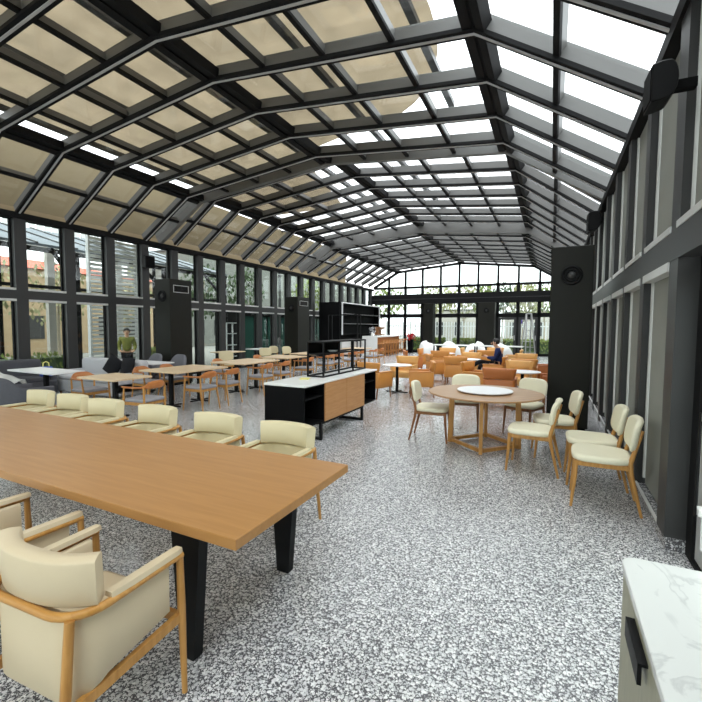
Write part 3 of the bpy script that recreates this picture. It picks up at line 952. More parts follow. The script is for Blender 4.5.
# pale padded chairs by the glass wall
GP = 'pale padded chairs by the left glass wall'
cp = side_chair((-9.1, 9.95, 0), -PI/2-.5, 'pale padded chair right of the left climate tower, by the window', GP, M['cream'], M['oak'])
for x, y, r, lb in ((-9.35, 12.25, -PI/2-.6, 'pale padded chair farther along glass wall, alone left of green panes'),
                    (-9.92, 13.66, -PI/2-.2, 'left one of two pale padded chairs together by glass wall'),
                    (-9.32, 13.70, -PI/2-.2, 'right one of two pale padded chairs together by glass wall')):
    dup(cp, (x, y, 0), r, lb, GP)

# grey lounge chairs
def tub_chair(loc, rotz, label, group, m, hb=.78):
    t = thing('tub_chair', loc, rotz, label, 'chair', group)
    path = u_path(.34, .30, -.32, .26, 8)
    bm = B(); wall_strip(bm, path, .24, lambda s: .60+(hb-.60)*math.exp(-((s-.5)/.26)**4), .085, .05, .035); obj('shell', bm, m, t, True)
    bm = B(); slab(bm, .52, .56, .10, .25, .44, .04, (0, .03)); obj('seat', bm, m, t, True)
    for sx in (-1, 1):
        for sy in (-1, 1):
            bm = B(); tube(bm, [(sx*.27, sy*.25, 0), (sx*.23, sy*.22, .26)], [.012, .02], 8); obj('leg', bm, M['oak_dark'], t, True)
    return t
GD = 'grey tub chairs'
td = tub_chair((-9.0, 3.62, 0), .35, 'dark grey tub chair at left picture edge holding a white cloth', GD, M['grey_dark'])
dup(td, (-8.12, 3.86, 0), 0, 'dark grey tub chair partly hidden by cream armchairs, under long white table', GD)
tg = tub_chair((-9.62, 7.42, 0), PI-.15, 'left one of two grey tub chairs before the left climate tower', GD, M['grey_seat2'], .90)
dup(tg, (-8.80, 7.48, 0), PI-.1, 'right one of two grey tub chairs before the left climate tower', GD)
cl = B()
n = 12
vs = [[None]*(n+1) for _ in range(n+1)]
for i in range(n+1):
    for j in range(n+1):
        u, v = i/n-.5, j/n-.5
        z = .025*math.sin(9*u+2)+.02*math.cos(11*v+u*7) - (.22 if v > .32 else 0)*(v-.32)*4
        vs[i][j] = cl.verts.new((u*.5, v*.62, z))
for i in range(n):
    for j in range(n): cl.faces.new((vs[i][j], vs[i+1][j], vs[i+1][j+1], vs[i][j+1]))
bmesh.ops.solidify(cl, geom=list(cl.faces), thickness=.012)
c = obj('white_cloth', cl, M['stone_top'], None, True); c.location = (-8.72, 3.84, .70); c.rotation_euler = (.15, .3, .4)
tag(c, 'crumpled white cloth thrown over the dark grey tub chair', 'cloth')

# sofas
def sofa(loc, rotz, w, label, m, cushions=0):
    t = thing('sofa', loc, rotz, label, 'sofa')
    bm = B(); box(bm, -w/2, w/2, -.40, .42, .12, .42, .05, 3); obj('seat', bm, m, t, True)
    bm = B(); box(bm, -w/2, w/2, -.46, -.20, .30, .86, .08, 4); obj('backrest', bm, m, t, True)
    for s in (-1, 1):
        bm = B(); xs = sorted((s*w/2, s*(w/2-.16))); box(bm, xs[0], xs[1], -.42, .40, .14, .60, .06, 3); obj('armrest', bm, m, t, True)
        for sy in (-.34, .34):
            bm = B(); tube(bm, [(s*(w/2-.12), sy, 0), (s*(w/2-.12), sy, .14)], .02, 8); obj('foot', bm, M['oak_dark'], t)
    for i in range(cushions):
        cw = (w-.36)/cushions
        bm = B(); box(bm, -w/2+.18+i*cw+.005, -w/2+.18+(i+1)*cw-.005, -.20, .43, .40, .50, .035, 3); obj('seat_cushion', bm, m, t, True)
    return t
sofa((-9.35, 6.02, 0), PI+.0, 2.15, 'light grey sofa with a black cushion between two white tables', M['grey_sofa'], 2)
sofa((-10.50, 4.72, 0), -PI/2, 1.6, 'dark grey sofa against left glass wall under the second window', M['grey_dark'], 2)
def cushion(loc, rot, label, m):
    t = thing('cushion', loc, 0, label, 'cushion')
    t.rotation_euler = rot
    bm = B()
    N = 10
    f = [[bm.verts.new(((i/N-.5)*.42, (.07*(1-abs(2*i/N-1)**3)*(1-abs(2*j/N-1)**3)+.006)*s, (j/N-.5)*.42)) for s in (1,) for i in range(N+1)] for j in range(N+1)]
    g = [[bm.verts.new(((i/N-.5)*.42, -(.07*(1-abs(2*i/N-1)**3)*(1-abs(2*j/N-1)**3)+.006), (j/N-.5)*.42)) for i in range(N+1)] for j in range(N+1)]
    for A in (f, g):
        for j in range(N):
            for i in range(N): bm.faces.new((A[j][i], A[j][i+1], A[j+1][i+1], A[j+1][i]))
    for i in range(N):
        for (j) in (0, N):
            bm.faces.new((f[j][i], f[j][i+1], g[j][i+1], g[j][i])); bm.faces.new((f[i][j], f[i+1][j], g[i+1][j], g[i][j]))
    obj('cover', bm, m, t, True)
    return t
cushion((-9.0, 6.09, .725), (-.22, .5, .1), 'black cushion lying tilted against the light grey sofa back', M['dark_cloth'])
cushion((-8.52, 6.10, .715), (-.22, .0, 0), 'second black cushion at right end of the light grey sofa', M['dark_cloth'])
bg_ = thing('blue_bag', (-10.15, 5.30, .502), 1.4, 'small blue bag with yellow top on the dark sofa by the window', 'bag')
bm = B(); slab(bm, .24, .12, .04, 0, .22, .03); obj('bag_body', bm, M['blue'], bg_, True)
bm = B(); tube(bm, [(-.06, 0, .21), (-.05, 0, .30), (0, 0, .33), (.05, 0, .30), (.06, 0, .21)], .012); obj('handle', bm, M['yellow'], bg_, True)

# ------------------------------------------------------------------ orange lounge
def leather_chair(loc, rotz, label, group, m):
    t = thing('leather_armchair', loc, rotz, label, 'chair', group)
    path = u_path(.31, .29, -.27, .07, 4)
    bm = B(); wall_strip(bm, path, .25, lambda s: .60, .07, .0, .015); obj('shell', bm, m, t, True)
    bp = u_path(.29, 0, -.275, .05, 4, False)
    bm = B(); wall_strip(bm, bp, .605, lambda s: .84, .085, .05, .025); obj('backrest', bm, m, t, True)
    bm = B(); slab(bm, .48, .52, .04, .28, .45, .03, (0, .03)); obj('seat', bm, m, t, True)
    for s in (-1, 1):
        bm = B(); box(bm, s*.275-.045, s*.275+.045, -.20, .30, .60, .622, .006, 1); obj('arm_top', bm, m, t)
        bm = B(); tube(bm, [(s*.27, .27, 0), (s*.265, .25, .27)], [.013, .022], 8); obj('leg', bm, M['oak_dark'], t, True)
        bm = B(); tube(bm, [(s*.27, -.28, 0), (s*.255, -.22, .27)], [.013, .022], 8); obj('leg', bm, M['oak_dark'], t, True)
    return t
GO = 'tan leather armchairs of the lounge'
def lounge_table(loc, label):
    t = thing('lounge_table', loc, 0, label, 'table', 'round white lounge tables')
    bm = B(); lathe(bm, [(0, .675), (.36, .675), (.375, .685), (.375, .695), (.37, .70), (0, .70)], 32); obj('tabletop', bm, M['white_lam'], t)
    bm = B(); lathe(bm, [(0, .02), (.04, .02), (.035, .1), (.035, .66), (.12, .675), (0, .675)], 16); obj('pedestal', bm, M['black_metal'], t)
    bm = B(); box(bm, -.28, .28, -.035, .035, 0, .02); box(bm, -.035, .035, -.28, .28, 0, .0195); obj('base', bm, M['black_metal'], t)
    return t
for x, y, lb in ((-3.50, 9.90, 'round white lounge table right behind the console end'),
                 (-.55, 9.75, 'round white lounge table behind the round oak table'),
                 (-2.25, 12.75, 'round white lounge table in mid lounge, at the seated man\'s feet'),
                 (-3.55, 15.3, 'round white lounge table farther back near the bar stools'),
                 (-.75, 13.0, 'round white lounge table beside the seated man, near climate tower'),
                 (-2.1, 16.6, 'round white lounge table at the back of the lounge')):
    lounge_table((x, y, 0), lb)
lo = leather_chair((-3.72, 8.95, 0), -.25, 'tan armchair right behind the console end, back turned to us', GO, M['orange'])
ld = leather_chair((-.93, 8.98, 0), .0, 'burnt orange armchair with broad back straight behind the turntable', GO, M['orange_deep'])
ll = leather_chair((-3.62, 10.85, 0), PI, 'honey armchair behind the round table at the console end, facing us', GO, M['orange_light'])
for src, x, y, r, lb in ((lo, -2.78, 9.62, PI/2+.35, 'tan armchair in side view left of the cream side chair, facing console'),
    (lo, -1.55, 10.05, -PI/2-.3, 'tan armchair in side view above the round table, facing right'),
    (ld, .12, 10.05, PI/2+.1, 'burnt orange armchair with low arm seen just left of climate tower'),
    (ll, -.72, 10.75, PI-.1, 'honey armchair behind the broad burnt orange back'),
    (lo, -3.12, 12.45, -PI/2+.55, 'tan armchair at left of mid lounge table, turned sideways'),
    (lo, -2.42, 11.85, .1, 'tan armchair at mid lounge table, back turned to us'),
    (lo, -1.42, 12.40, PI/2-.05, 'tan armchair in which the man in navy sits'),
    (ll, -2.35, 13.65, PI, 'honey armchair behind mid lounge table, facing us'),
    (ld, -4.35, 13.9, -PI/2+.5, 'burnt orange armchair in front of the bar stools, turned sideways'),
    (lo, -.62, 11.85, .0, 'tan armchair with broad back right of the seated man'),
    (ll, -.70, 13.9, PI, 'honey armchair behind the table right of the seated man'),
    (ld, -.05, 12.7, PI/2, 'burnt orange armchair nearest the climate tower in second row'),
    (ll, -3.7, 16.2, PI, 'honey armchair farther back facing us, below the white covered seats'),
    (lo, -4.25, 15.4, -PI/2, 'tan armchair farther back at left, beside the bar stools'),
    (lo, -2.85, 15.3, PI/2, 'tan armchair farther back, right of the last left lounge table'),
    (lo, -3.5, 14.5, .1, 'tan armchair farther back, its back turned, before last left lounge table'),
    (ll, -2.05, 17.5, PI, 'honey armchair at the far end of lounge facing us'),
    (lo, -2.1, 15.75, 0, 'tan armchair at the far lounge table, back turned to us'),
    (ll, -1.25, 16.6, PI/2, 'honey armchair at the far lounge table, facing left'),
    (ll, -2.95, 16.9, -PI/2, 'honey armchair at the far lounge table, facing right')):
    dup(src, (x, y, 0), r, lb, GO)

# long white table at the back with covered seats
t = thing('buffet_table', (-3.4, 21.4, 0), 0, 'long white table across the back of the lounge', 'table')
bm = B(); slab(bm, 4.4, .8, .02, .72, .76, .004); obj('tabletop', bm, M['stone_top'], t)
for sx in (-2.05, 0, 2.05):
    for sy in (-.33, .33):
        bm = B(); box(bm, sx-.03, sx+.03, sy-.03, sy+.03, 0, .72); obj('leg', bm, M['black_metal'], t)
def covered_seat(loc, rotz, label):
    t = thing('covered_seat', loc, rotz, label, 'seat', 'white covered seats behind the long white table')
    bm = B()
    rings = []
    random.seed(int(abs(loc[0])*100))
    ph = random.random()*6
    for z, s in ((.02, 1.0), (.3, .97), (.52, .9), (.66, .78), (.76, .55), (.80, .2)):
        rings.append([((.56*s)*math.cos(2*PI*k/24)*(1+.05*math.sin(5*k+ph)), (.42*s)*math.sin(2*PI*k/24)*(1+.06*math.sin(7*k+ph)), z+.05*math.sin(2*PI*k/8+ph)*(z > .3)+.08*math.cos(2*PI*k/24+ph)*(z > .3)) for k in range(24)])
    loft(bm, rings); obj('cover', bm, M['stone_top'], t, True)
    bm = B(); box(bm, -.4, .4, -.3, .3, 0, .02); obj('base', bm, M['black'], t)
    return t
for x, y, lb in ((-6.1, 22.3, 'white covered seat at left of the long white table, before wide tower'),
                 (-4.85, 22.4, 'largest white covered mound behind left end of the long white table'),
                 (-3.6, 22.5, 'white covered seat behind the middle of the long white table'),
                 (-2.3, 22.5, 'white covered seat behind right half of the long white table')):
    covered_seat((x, y, 0), 0, lb)

# ------------------------------------------------------------------ bar
b_ = thing('bar_counter', (-9.18, 23.6, 0), 0, 'white topped bar counter with oak front at far left', 'bar')
bm = B(); box(bm, -.45, .45, -2.3, 2.25, 1.06, 1.13, .005, 1); obj('worktop', bm, M['stone_top'], b_)
bm = B(); box(bm, -.45, .45, -2.3, -2.22, 0, 1.06); obj('end_panel', bm, M['stone_top'], b_)
bm = B(); box(bm, -.42, .18, -2.22, 2.2, .06, 1.06); obj('carcass', bm, M['bar_oak'], b_)
bm = B(); box(bm, -.40, .15, -2.2, 2.18, 0, .06); obj('plinth', bm, M['black'], b_)
bm = B(); box(bm, .18, .20, -2.2, 2.2, .10, .62); obj('front_panel', bm, M['oak_dark'], b_)
def stool(loc, rotz, label):
    t = thing('bar_stool', loc, rotz, label, 'stool', 'oak bar stools along the bar')
    bm = B(); slab(bm, .36, .36, .06, .70, .74, .01); obj('seat', bm, M['bar_oak'], t)
    for sx in (-1, 1):
        for sy in (-1, 1):
            bm = B(); tube(bm, [(sx*.19, sy*.19, 0), (sx*.14, sy*.14, .70)], .016, 8); obj('leg', bm, M['bar_oak'], t)
    bm = B()
    for a, c in (((-.17, -.17), (.17, -.17)), ((.17, -.17), (.17, .17)), ((.17, .17), (-.17, .17)), ((-.17, .17), (-.17, -.17))): bar(bm, (*a, .25), (*c, .25), .02, .025)
    obj('footrest', bm, M['bar_oak'], t)
    bm = B(); bar(bm, (.16, -.16, .86), (.16, .16, .86), .02, .10); bar(bm, (.16, -.14, .74), (.16, -.14, .85), .02); bar(bm, (.16, .14, .74), (.16, .14, .85), .02); obj('backrest', bm, M['bar_oak'], t)
    return t
st = stool((-8.62, 21.6, 0), 0, 'first oak bar stool from the white end of the bar')
for i, w in enumerate(('second', 'third', 'fourth', 'fifth', 'sixth', 'seventh', 'eighth', 'ninth')):
    dup(st, (-8.60, 22.05+.45*i, 0), 0, w+' oak bar stool from the white end of the bar')
s_ = thing('bottle_shelf', (-10.62, 23.1, 0), 0, 'black back bar shelf unit with pale outline behind the bar', 'shelf')
bm = B()
box(bm, -.20, -.17, -2.7, 2.7, 1.20, 2.95)
for y in (-2.7, 2.67): box(bm, -.17, .16, y, y+.03, 1.23, 2.92)
for z in (1.20, 1.78, 2.34, 2.92): box(bm, -.17, .20, -2.7, 2.7, z, z+.03)
obj('shelf_box', bm, M['black'], s_)
bm = B()
for u in ((-2.76, 2.76, 2.95, 3.01),): box(bm, .16, .22, *u)
for y in (-2.76, 2.70): box(bm, .16, .22, y, y+.06, 1.20, 2.95)
obj('outline_frame', bm, M['white_lam'], s_)
for z in (1.815, 2.375):
    bm = B(); box(bm, .185, .205, -2.6, 2.6, z, z+.012); obj('shelf_edge', bm, M['track'], s_)
bm = B(); box(bm, -.25, -.20, -2.7, 2.7, 0, 2.95); obj('back_panel', bm, M['black'], s_)
w_ = thing('back_counter', (-10.62, 23.1, 0), 0, 'white back counter under the black bottle shelf', 'counter')
bm = B(); box(bm, -.18, .2, -2.7, .6, .86, .9); obj('worktop', bm, M['stone_top'], w_)
bm = B(); box(bm, -.18, .17, -2.7, .6, 0, .86); obj('front', bm, M['white'], w_)
tv = thing('black_partition', (-10.25, 18.6, 0), 0, 'black partition screen with steel frame left of the bar shelf', 'partition')
bm = B(); box(bm, -.6, .6, -.05, .05, .05, 2.9); obj('panel', bm, M['black'], tv)
bm = B(); box(bm, -.66, .66, -.06, .06, 0, .05); obj('base', bm, M['black_metal'], tv)
fr = thing('open_shelf_frame', (-8.7, 17.2, 0), 0, 'thin black open shelving frame standing before the bar end', 'shelf')
bm = B()
for x in (-.75, .75):
    for y in (-.18, .18): box(bm, x-.02, x+.02, y-.02, y+.02, 0, 2.2)
for z in (.3, 1.0, 2.2):
    for y in (-.18, .18): box(bm, -.73, .73, y-.02, y+.02, z-.02, z+.02)
obj('frame', bm, M['black_metal'], fr)
for z in (.32, 1.02):
    bm = B(); box(bm, -.73, .73, -.16, .16, z, z+.015); obj('shelf', bm, M['black_metal'], fr)
# things on the bar
vz = thing('flower_vase', (-9.2, 21.75, 1.13), 0, 'small grey plant in a pale vase on near bar end', 'plant')
bm = B(); lathe(bm, [(0, 0), (.06, 0), (.09, .1), (.05, .2), (.045, .2), (.0, .19)], 16); obj('vase', bm, M['white'], vz, True)
bm = B()
random.seed(3)
for i in range(60):
    a = random.random()*2*PI; r = random.random()*.22; z = .2+random.random()*.3
    p = Vector((r*math.cos(a), r*math.sin(a), z)); d = Vector((random.uniform(-1, 1), random.uniform(-1, 1), random.uniform(-1, 1))).normalized()
    u, v = frame_of(d)
    bm.faces.new([bm.verts.new(p+q) for q in (u*.03, v*.05, -u*.03, -v*.05)])
obj('foliage', bm, M['grey_sofa'], vz)
cm = thing('coffee_machine', (-9.2, 22.9, 1.13), 0, 'dark coffee machine standing on the bar counter', 'coffee machine')
bm = B(); box(bm, -.22, .22, -.28, .28, .04, .10, .01); box(bm, -.22, 0, -.28, .28, .10, .40, .02); box(bm, -.22, .22, -.28, .28, .40, .52, .02); obj('machine_body', bm, M['oak_dark'], cm)
bm = B()
for y in (-.2, .2): tube(bm, [(.15, y, 0), (.15, y, .04)], .02, 8); tube(bm, [(-.15, y, 0), (-.15, y, .04)], .02, 8)
obj('feet', bm, M['black'], cm)
bm = B(); tube(bm, [(.1, -.12, .40), (.1, -.12, .33)], .03, 10); tube(bm, [(.1, .12, .40), (.1, .12, .33)], .03, 10); obj('spout', bm, M['track'], cm)

# ------------------------------------------------------------------ ladder and banner
ld_ = thing('step_ladder', (-1.15, 24.6, 0), .3, 'tall aluminium step ladder in front of the far glass door', 'ladder')
for sy, nm in ((-1, 'front_frame'), (1, 'rear_frame')):
    bm = B()
    for sx in (-1, 1): bar(bm, (sx*.26, sy*.55, 0), (sx*.13, sy*.04, 2.4), .035, .06, (1, 0, 0))
    for i in range(1, 8):
        f = i/8; w = .26-.13*f; bar(bm, (-w, sy*(.55-.51*f), 2.4*f), (w, sy*(.55-.51*f), 2.4*f), .05 if sy < 0 else .025, .025)
    obj(nm, bm, M['ladder'], ld_)
bm = B(); box(bm, -.15, .15, -.09, .09, 2.4, 2.44, .01); obj('top_cap', bm, M['ladder'], ld_)

# ------------------------------------------------------------------ people
def skinned(name, pts, edges, radii, m, parent, sub=2, root=0):
    me = bpy.data.meshes.new(name)
    me.from_pydata([Vector(p) for p in pts], edges, [])
    o = bpy.data.objects.new(name, me); COL.objects.link(o)
    md = o.modifiers.new('skin', 'SKIN')
    sv = me.skin_vertices[0].data
    for i, r in enumerate(radii):
        rr = r if isinstance(r, tuple) else (r, r)
        sv[i].radius = rr; sv[i].use_root = (i == root)
    s = o.modifiers.new('sub', 'SUBSURF'); s.levels = sub; s.render_levels = sub
    dg = bpy.context.evaluated_depsgraph_get()
    me2 = bpy.data.meshes.new_from_object(o.evaluated_get(dg))
    o.modifiers.clear(); o.data = me2; bpy.data.meshes.remove(me)
    me2.materials.clear(); me2.materials.append(m)
    for p in me2.polygons: p.use_smooth = True
    if parent is not None: o.parent = parent
    return o

def person(loc, rotz, label, J, top, legs, scale=1.0, face=True):
    """J: joints in local metres, person facing +y"""
    t = thing('person', loc, rotz, label, 'person')
    names = ['pelvis', 'waist', 'chest', 'neck', 'chin', 'head', 'crown',
             'shL', 'elL', 'wrL', 'haL', 'shR', 'elR', 'wrR', 'haR',
             'hipL', 'knL', 'anL', 'toL', 'hipR', 'knR', 'anR', 'toR']
    idx = {n: i for i, n in enumerate(names)}
    R = dict(pelvis=.125, waist=.115, chest=.135, neck=.052, chin=.062, head=.092, crown=.055, shL=.055, elL=.042, wrL=.030, haL=.036,
             shR=.055, elR=.042, wrR=.030, haR=.036, hipL=.085, knL=.056, anL=.040, toL=.038, hipR=.085, knR=.056, anR=.040, toR=.038)
    E = [('pelvis', 'waist'), ('waist', 'chest'), ('chest', 'neck'), ('neck', 'chin'), ('chin', 'head'), ('head', 'crown'),
         ('chest', 'shL'), ('shL', 'elL'), ('elL', 'wrL'), ('wrL', 'haL'), ('chest', 'shR'), ('shR', 'elR'), ('elR', 'wrR'), ('wrR', 'haR'),
         ('pelvis', 'hipL'), ('hipL', 'knL'), ('knL', 'anL'), ('anL', 'toL'), ('pelvis', 'hipR'), ('hipR', 'knR'), ('knR', 'anR'), ('anR', 'toR')]
    P = [J[n] for n in names]
    body = skinned('body', P, [(idx[a], idx[b]) for a, b in E], [R[n] for n in names], M['skin'], t)
    # jacket
    tn = ['pelvis', 'waist', 'chest', 'neck', 'shL', 'elL', 'wrL', 'shR', 'elR', 'wrR']
    ti = {n: i for i, n in enumerate(tn)}
    TE = [('pelvis', 'waist'), ('waist', 'chest'), ('chest', 'neck'), ('chest', 'shL'), ('shL', 'elL'), ('elL', 'wrL'), ('chest', 'shR'), ('shR', 'elR'), ('elR', 'wrR')]
    Pt = [Vector(J[n]) for n in tn]
    Pt[3] = Vector(J['chest']).lerp(Vector(J['neck']), .75)
    skinned('jacket', Pt, [(ti[a], ti[b]) for a, b in TE], [dict(neck=.07, wrL=.042, wrR=.042).get(n, R[n]+.022) for n in tn], top, t)
    ln = ['pelvis', 'hipL', 'knL', 'anL', 'hipR', 'knR', 'anR']
    li = {n: i for i, n in enumerate(ln)}
    LE = [('pelvis', 'hipL'), ('hipL', 'knL'), ('knL', 'anL'), ('pelvis', 'hipR'), ('hipR', 'knR'), ('knR', 'anR')]
    skinned('trousers', [J[n] for n in ln], [(li[a], li[b]) for a, b in LE], [R[n]+.016 for n in ln], legs, t)
    for s in 'LR':
        a, b = Vector(J['an'+s]), Vector(J['to'+s])
        bm = B(); tube(bm, [a+Vector((0, -.04, -.03)), a+Vector((0, .02, -.03)), a.lerp(b, .6), b+Vector((0, .03, 0)), b+Vector((0, .06, -.005))], [.035, .05, .047, .042, .02], 10); obj('shoe', bm, M['dark_cloth'], t, True)
        # fingers: five short bent chains
        h = Vector(J['ha'+s]); w = Vector(J['wr'+s]); d = (h-w).normalized(); u, v = frame_of(d)
        bm = B()
        for i, ln_ in enumerate((.055, .062, .066, .060, .048)):
            o = u*((i-2)*.016)
            if i == 0: tube(bm, [h-d*.02+o, h+d*.01+o*1.9, h+d*.03+o*2.0+v*.012], [.011, .010, .008], 6)
            else: tube(bm, [h+o, h+d*ln_*.6+o, h+d*ln_*.9+o+v*ln_*.5], [.010, .009, .007], 6)
        obj('fingers', bm, M['skin'], body, True)
    hd, cr, ch = Vector(J['head']), Vector(J['crown']), Vector(J['chin'])
    upv = (cr-ch).normalized()
    fwv = Vector((0, 1, 0)); fwv = (fwv-upv*fwv.dot(upv)).normalized(); sd = fwv.cross(upv)
    bm = B()
    rings = []
    for z, r in ((-.03, .096), (.02, .108), (.07, .100), (.11, .066), (.128, .02)):
        c = hd+upv*z-fwv*(.018)
        rings.append([c+(sd*math.cos(2*PI*k/18)*r*.92+fwv*math.sin(2*PI*k/18)*r*(1.0 if math.sin(2*PI*k/18) < 0 else (.62 if z < .05 else .95))) for k in range(18)])
    loft(bm, rings); obj('hair', bm, M['hair'], t, True)
    bm = B(); tube(bm, [hd+fwv*.085+upv*.0, hd+fwv*.108-upv*.035, hd+fwv*.09-upv*.045], [.010, .014, .010], 8)
    for s in (-1, 1): tube(bm, [hd+sd*s*.088+upv*.02-fwv*.01, hd+sd*s*.10-fwv*.012, hd+sd*s*.088-upv*.03-fwv*.008], [.012, .016, .010], 8)
    obj('nose_and_ears', bm, M['skin'], body, True)
    bm = B()
    for s in (-1, 1): bmesh.ops.create_icosphere(bm, subdivisions=1, radius=.011, matrix=Matrix.Translation(hd+fwv*.083+sd*s*.034+upv*.012))
    obj('eyes', bm, M['hair'], body)
    bm = B(); tube(bm, [hd+fwv*.078-upv*.068-sd*.024, hd+fwv*.086-upv*.066, hd+fwv*.078-upv*.068+sd*.024], [.004, .006, .004], 6); obj('mouth', bm, M['red'], body)
    return t
stand = dict(pelvis=(0, 0, .95), waist=(0, 0, 1.10), chest=(0, 0, 1.32), neck=(0, .01, 1.50), chin=(0, .03, 1.56), head=(0, .03, 1.64), crown=(0, .02, 1.71),
             shL=(-.18, 0, 1.42), elL=(-.24, .02, 1.14), wrL=(-.20, .20, 1.02), haL=(-.17, .27, 1.01), shR=(.18, 0, 1.42), elR=(.24, .02, 1.14), wrR=(.20, .20, 1.02), haR=(.17, .27, 1.01),
             hipL=(-.09, 0, .88), knL=(-.10, .02, .48), anL=(-.10, 0, .09), toL=(-.11, .12, .04), hipR=(.09, 0, .88), knR=(.10, .02, .48), anR=(.10, 0, .09), toR=(.11, .12, .04))
sit = dict(pelvis=(0, 0, .58), waist=(0, -.03, .72), chest=(0, -.03, .94), neck=(0, .03, 1.10), chin=(0, .08, 1.145), head=(0, .085, 1.22), crown=(0, .07, 1.30),
           shL=(-.19, -.02, 1.02), elL=(-.25, .06, .76), wrL=(-.10, .28, .80), haL=(-.05, .33, .84), shR=(.19, -.02, 1.02), elR=(.25, .06, .76), wrR=(.12, .28, .78), haR=(.07, .33, .82),
           hipL=(-.09, .06, .56), knL=(-.12, .48, .56), anL=(-.12, .50, .10), toL=(-.13, .62, .04), hipR=(.09, .06, .57), knR=(.04, .50, .66), anR=(-.22, .74, .50), toR=(-.30, .80, .54))
person((-1.36, 12.42, 0), PI/2, 'man in navy jacket sitting cross-legged in a tan armchair, reading', sit, M['navy'], M['dark_cloth'])
person((-12.7, 9.1, -.2), -2.2, 'person in olive top standing outside the left windows', {k: v for k, v in stand.items()}, M['olive'], M['dark_cloth'])
rp = thing('potted_plant', (-8.18, 25.66, 0), 0, 'red flowering plant in tall black planter at the far bar end', 'plant')
bm = B(); loft(bm, [[(x*k, y*k, z) for x, y in rrect(.34, .34, .03)] for k, z in ((.8, 0), (1, .86), (.9, .86), (.88, .8))]); obj('planter', bm, M['black'], rp)
bm = B()
rnd = random.Random(5)
for i in range(160):
    p = Vector((rnd.gauss(0, .13), rnd.gauss(0, .13), rnd.uniform(.82, 1.22))); d = Vector((rnd.uniform(-1, 1), rnd.uniform(-1, 1), rnd.uniform(0, 1))).normalized(); u, v = frame_of(d)
    bm.faces.new([bm.verts.new(p+q) for q in (u*.04, v*.07, -u*.04, -v*.07)])
obj('flowers', bm, M['red'], rp)

# ------------------------------------------------------------------ outside
# shade canopy over the left of the roof
aw = thing('shade_canopy', (-12.75, 3, 0), 0, 'beige fabric shade canopy stretched above left roof panes', 'canopy')
bm = B()
edge = []
for i in range(11):
    a = i/10*PI/2
    edge.append((-3.3+1.55*math.cos(a)-.9*(i/10)**2, 6.2+2.9*math.sin(a)))
outl = [(-10.75, -6.0), (-1.75, -6.0)] + edge + [(-6.3, 9.7), (-7.4, 14.5), (-10.75, 14.5)]
loft(bm, [[(x+12.75, y-3, z) for x, y in outl] for z in (6.30, 6.33)])
obj('top_fabric', bm, M['awning'], aw)
bm = B(); loft(bm, [[(x, y, z) for x, z in ((-.10, 4.46), (-.07, 4.46), (.0, 6.62), (-.03, 6.62))] for y in (-9, 22.5)]); obj('drop_fabric', bm, M['awning_drop'], aw)
bm = B()
for x in (-10.6, -8.3, -6.1, -3.9, -2.0):
    box(bm, x-.06+12.75, x+.06+12.75, -9.0, 5.8 if x > -3 else 13.8, 6.18, 6.28)
obj('canopy_ribs', bm, M['column'], aw)
for y in (-6, 1.2, 8, 15):
    bm = B(); box(bm, -.22, -.12, y-.05, y+.05, -.2, 6.7); bar(bm, (-.17, y, 6.6), (2.2, y, 6.24), .08); obj('post', bm, M['column'], aw)

def leaves(bm, c, rx, ry, rz, n, s, seed):
    rnd = random.Random(seed)
    for i in range(n):
        while True:
            p = Vector((rnd.uniform(-1, 1), rnd.uniform(-1, 1), rnd.uniform(-1, 1)))
            if p.length < 1: break
        p = Vector((c[0]+p.x*rx, c[1]+p.y*ry, c[2]+p.z*rz))
        d = Vector((rnd.uniform(-1, 1), rnd.uniform(-1, 1), rnd.uniform(-.3, 1))).normalized(); u, v = frame_of(d)
        k = s*rnd.uniform(.6, 1.3)
        bm.faces.new([bm.verts.new(p+q*k) for q in (u*.5, v, -u*.5, -v)])
def tree(x, y, h, rx, rz, m, label, seed, n=700, s=.16):
    t = thing('tree', (x, y, -.2), 0, label, 'tree', None)
    rnd = random.Random(seed)
    bm = B()
    tube(bm, [(0, 0, 0), (rnd.uniform(-.1, .1), 0, h*.4), (rnd.uniform(-.2, .2), .1, h*.85)], [.11, .08, .03], 8)
    for i in range(5):
        a = rnd.uniform(0, 2*PI); z = h*rnd.uniform(.4, .65)
        tube(bm, [(0, 0, z), (rx*.6*math.cos(a), rx*.6*math.sin(a), z+rz*.6)], [.04, .015], 6)
    obj('trunk', bm, M['bark'], t, True)
    bm = B(); leaves(bm, (0, 0, h-rz*.8), rx, rx, rz, n, s, seed); obj('crown', bm, m, t)
    return t
# far garden seen through the gable
for i, (x, y, h, rx, rz, m, lb) in enumerate((
    (-12.6, 33, 4.9, 1.8, 1.3, 'leaf', 'green tree beyond the gable, left of the bar shelf'),
    (-9.6, 37, 5.4, 1.9, 1.3, 'leaf_pale', 'pale tree beyond the gable straight above the bar'),
    (-6.6, 34.6, 5.2, 1.9, 1.3, 'leaf_pale', 'pale tree beyond the gable over the narrow climate tower'),
    (-4.6, 32.6, 4.9, .9, 1.5, 'leaf', 'green tree beyond the gable left of the wide climate tower'),
    (-4.0, 39, 5.6, 1.7, 1.4, 'leaf_dark', 'dark tree beyond the gable behind the wide climate tower'),
    (-1.9, 33, 4.9, 1.1, 1.4, 'leaf_pale', 'pale tree beyond the gable over the left glass door'),
    (-.6, 37, 5.3, 1.8, 1.3, 'leaf', 'green tree beyond the gable over the ladder'),
    (1.6, 34, 5.0, 1.8, 1.4, 'leaf', 'green tree beyond the gable at far right'))):
    tree(x, y, h, rx, rz, M[m], lb, 20+i, 520, .17)
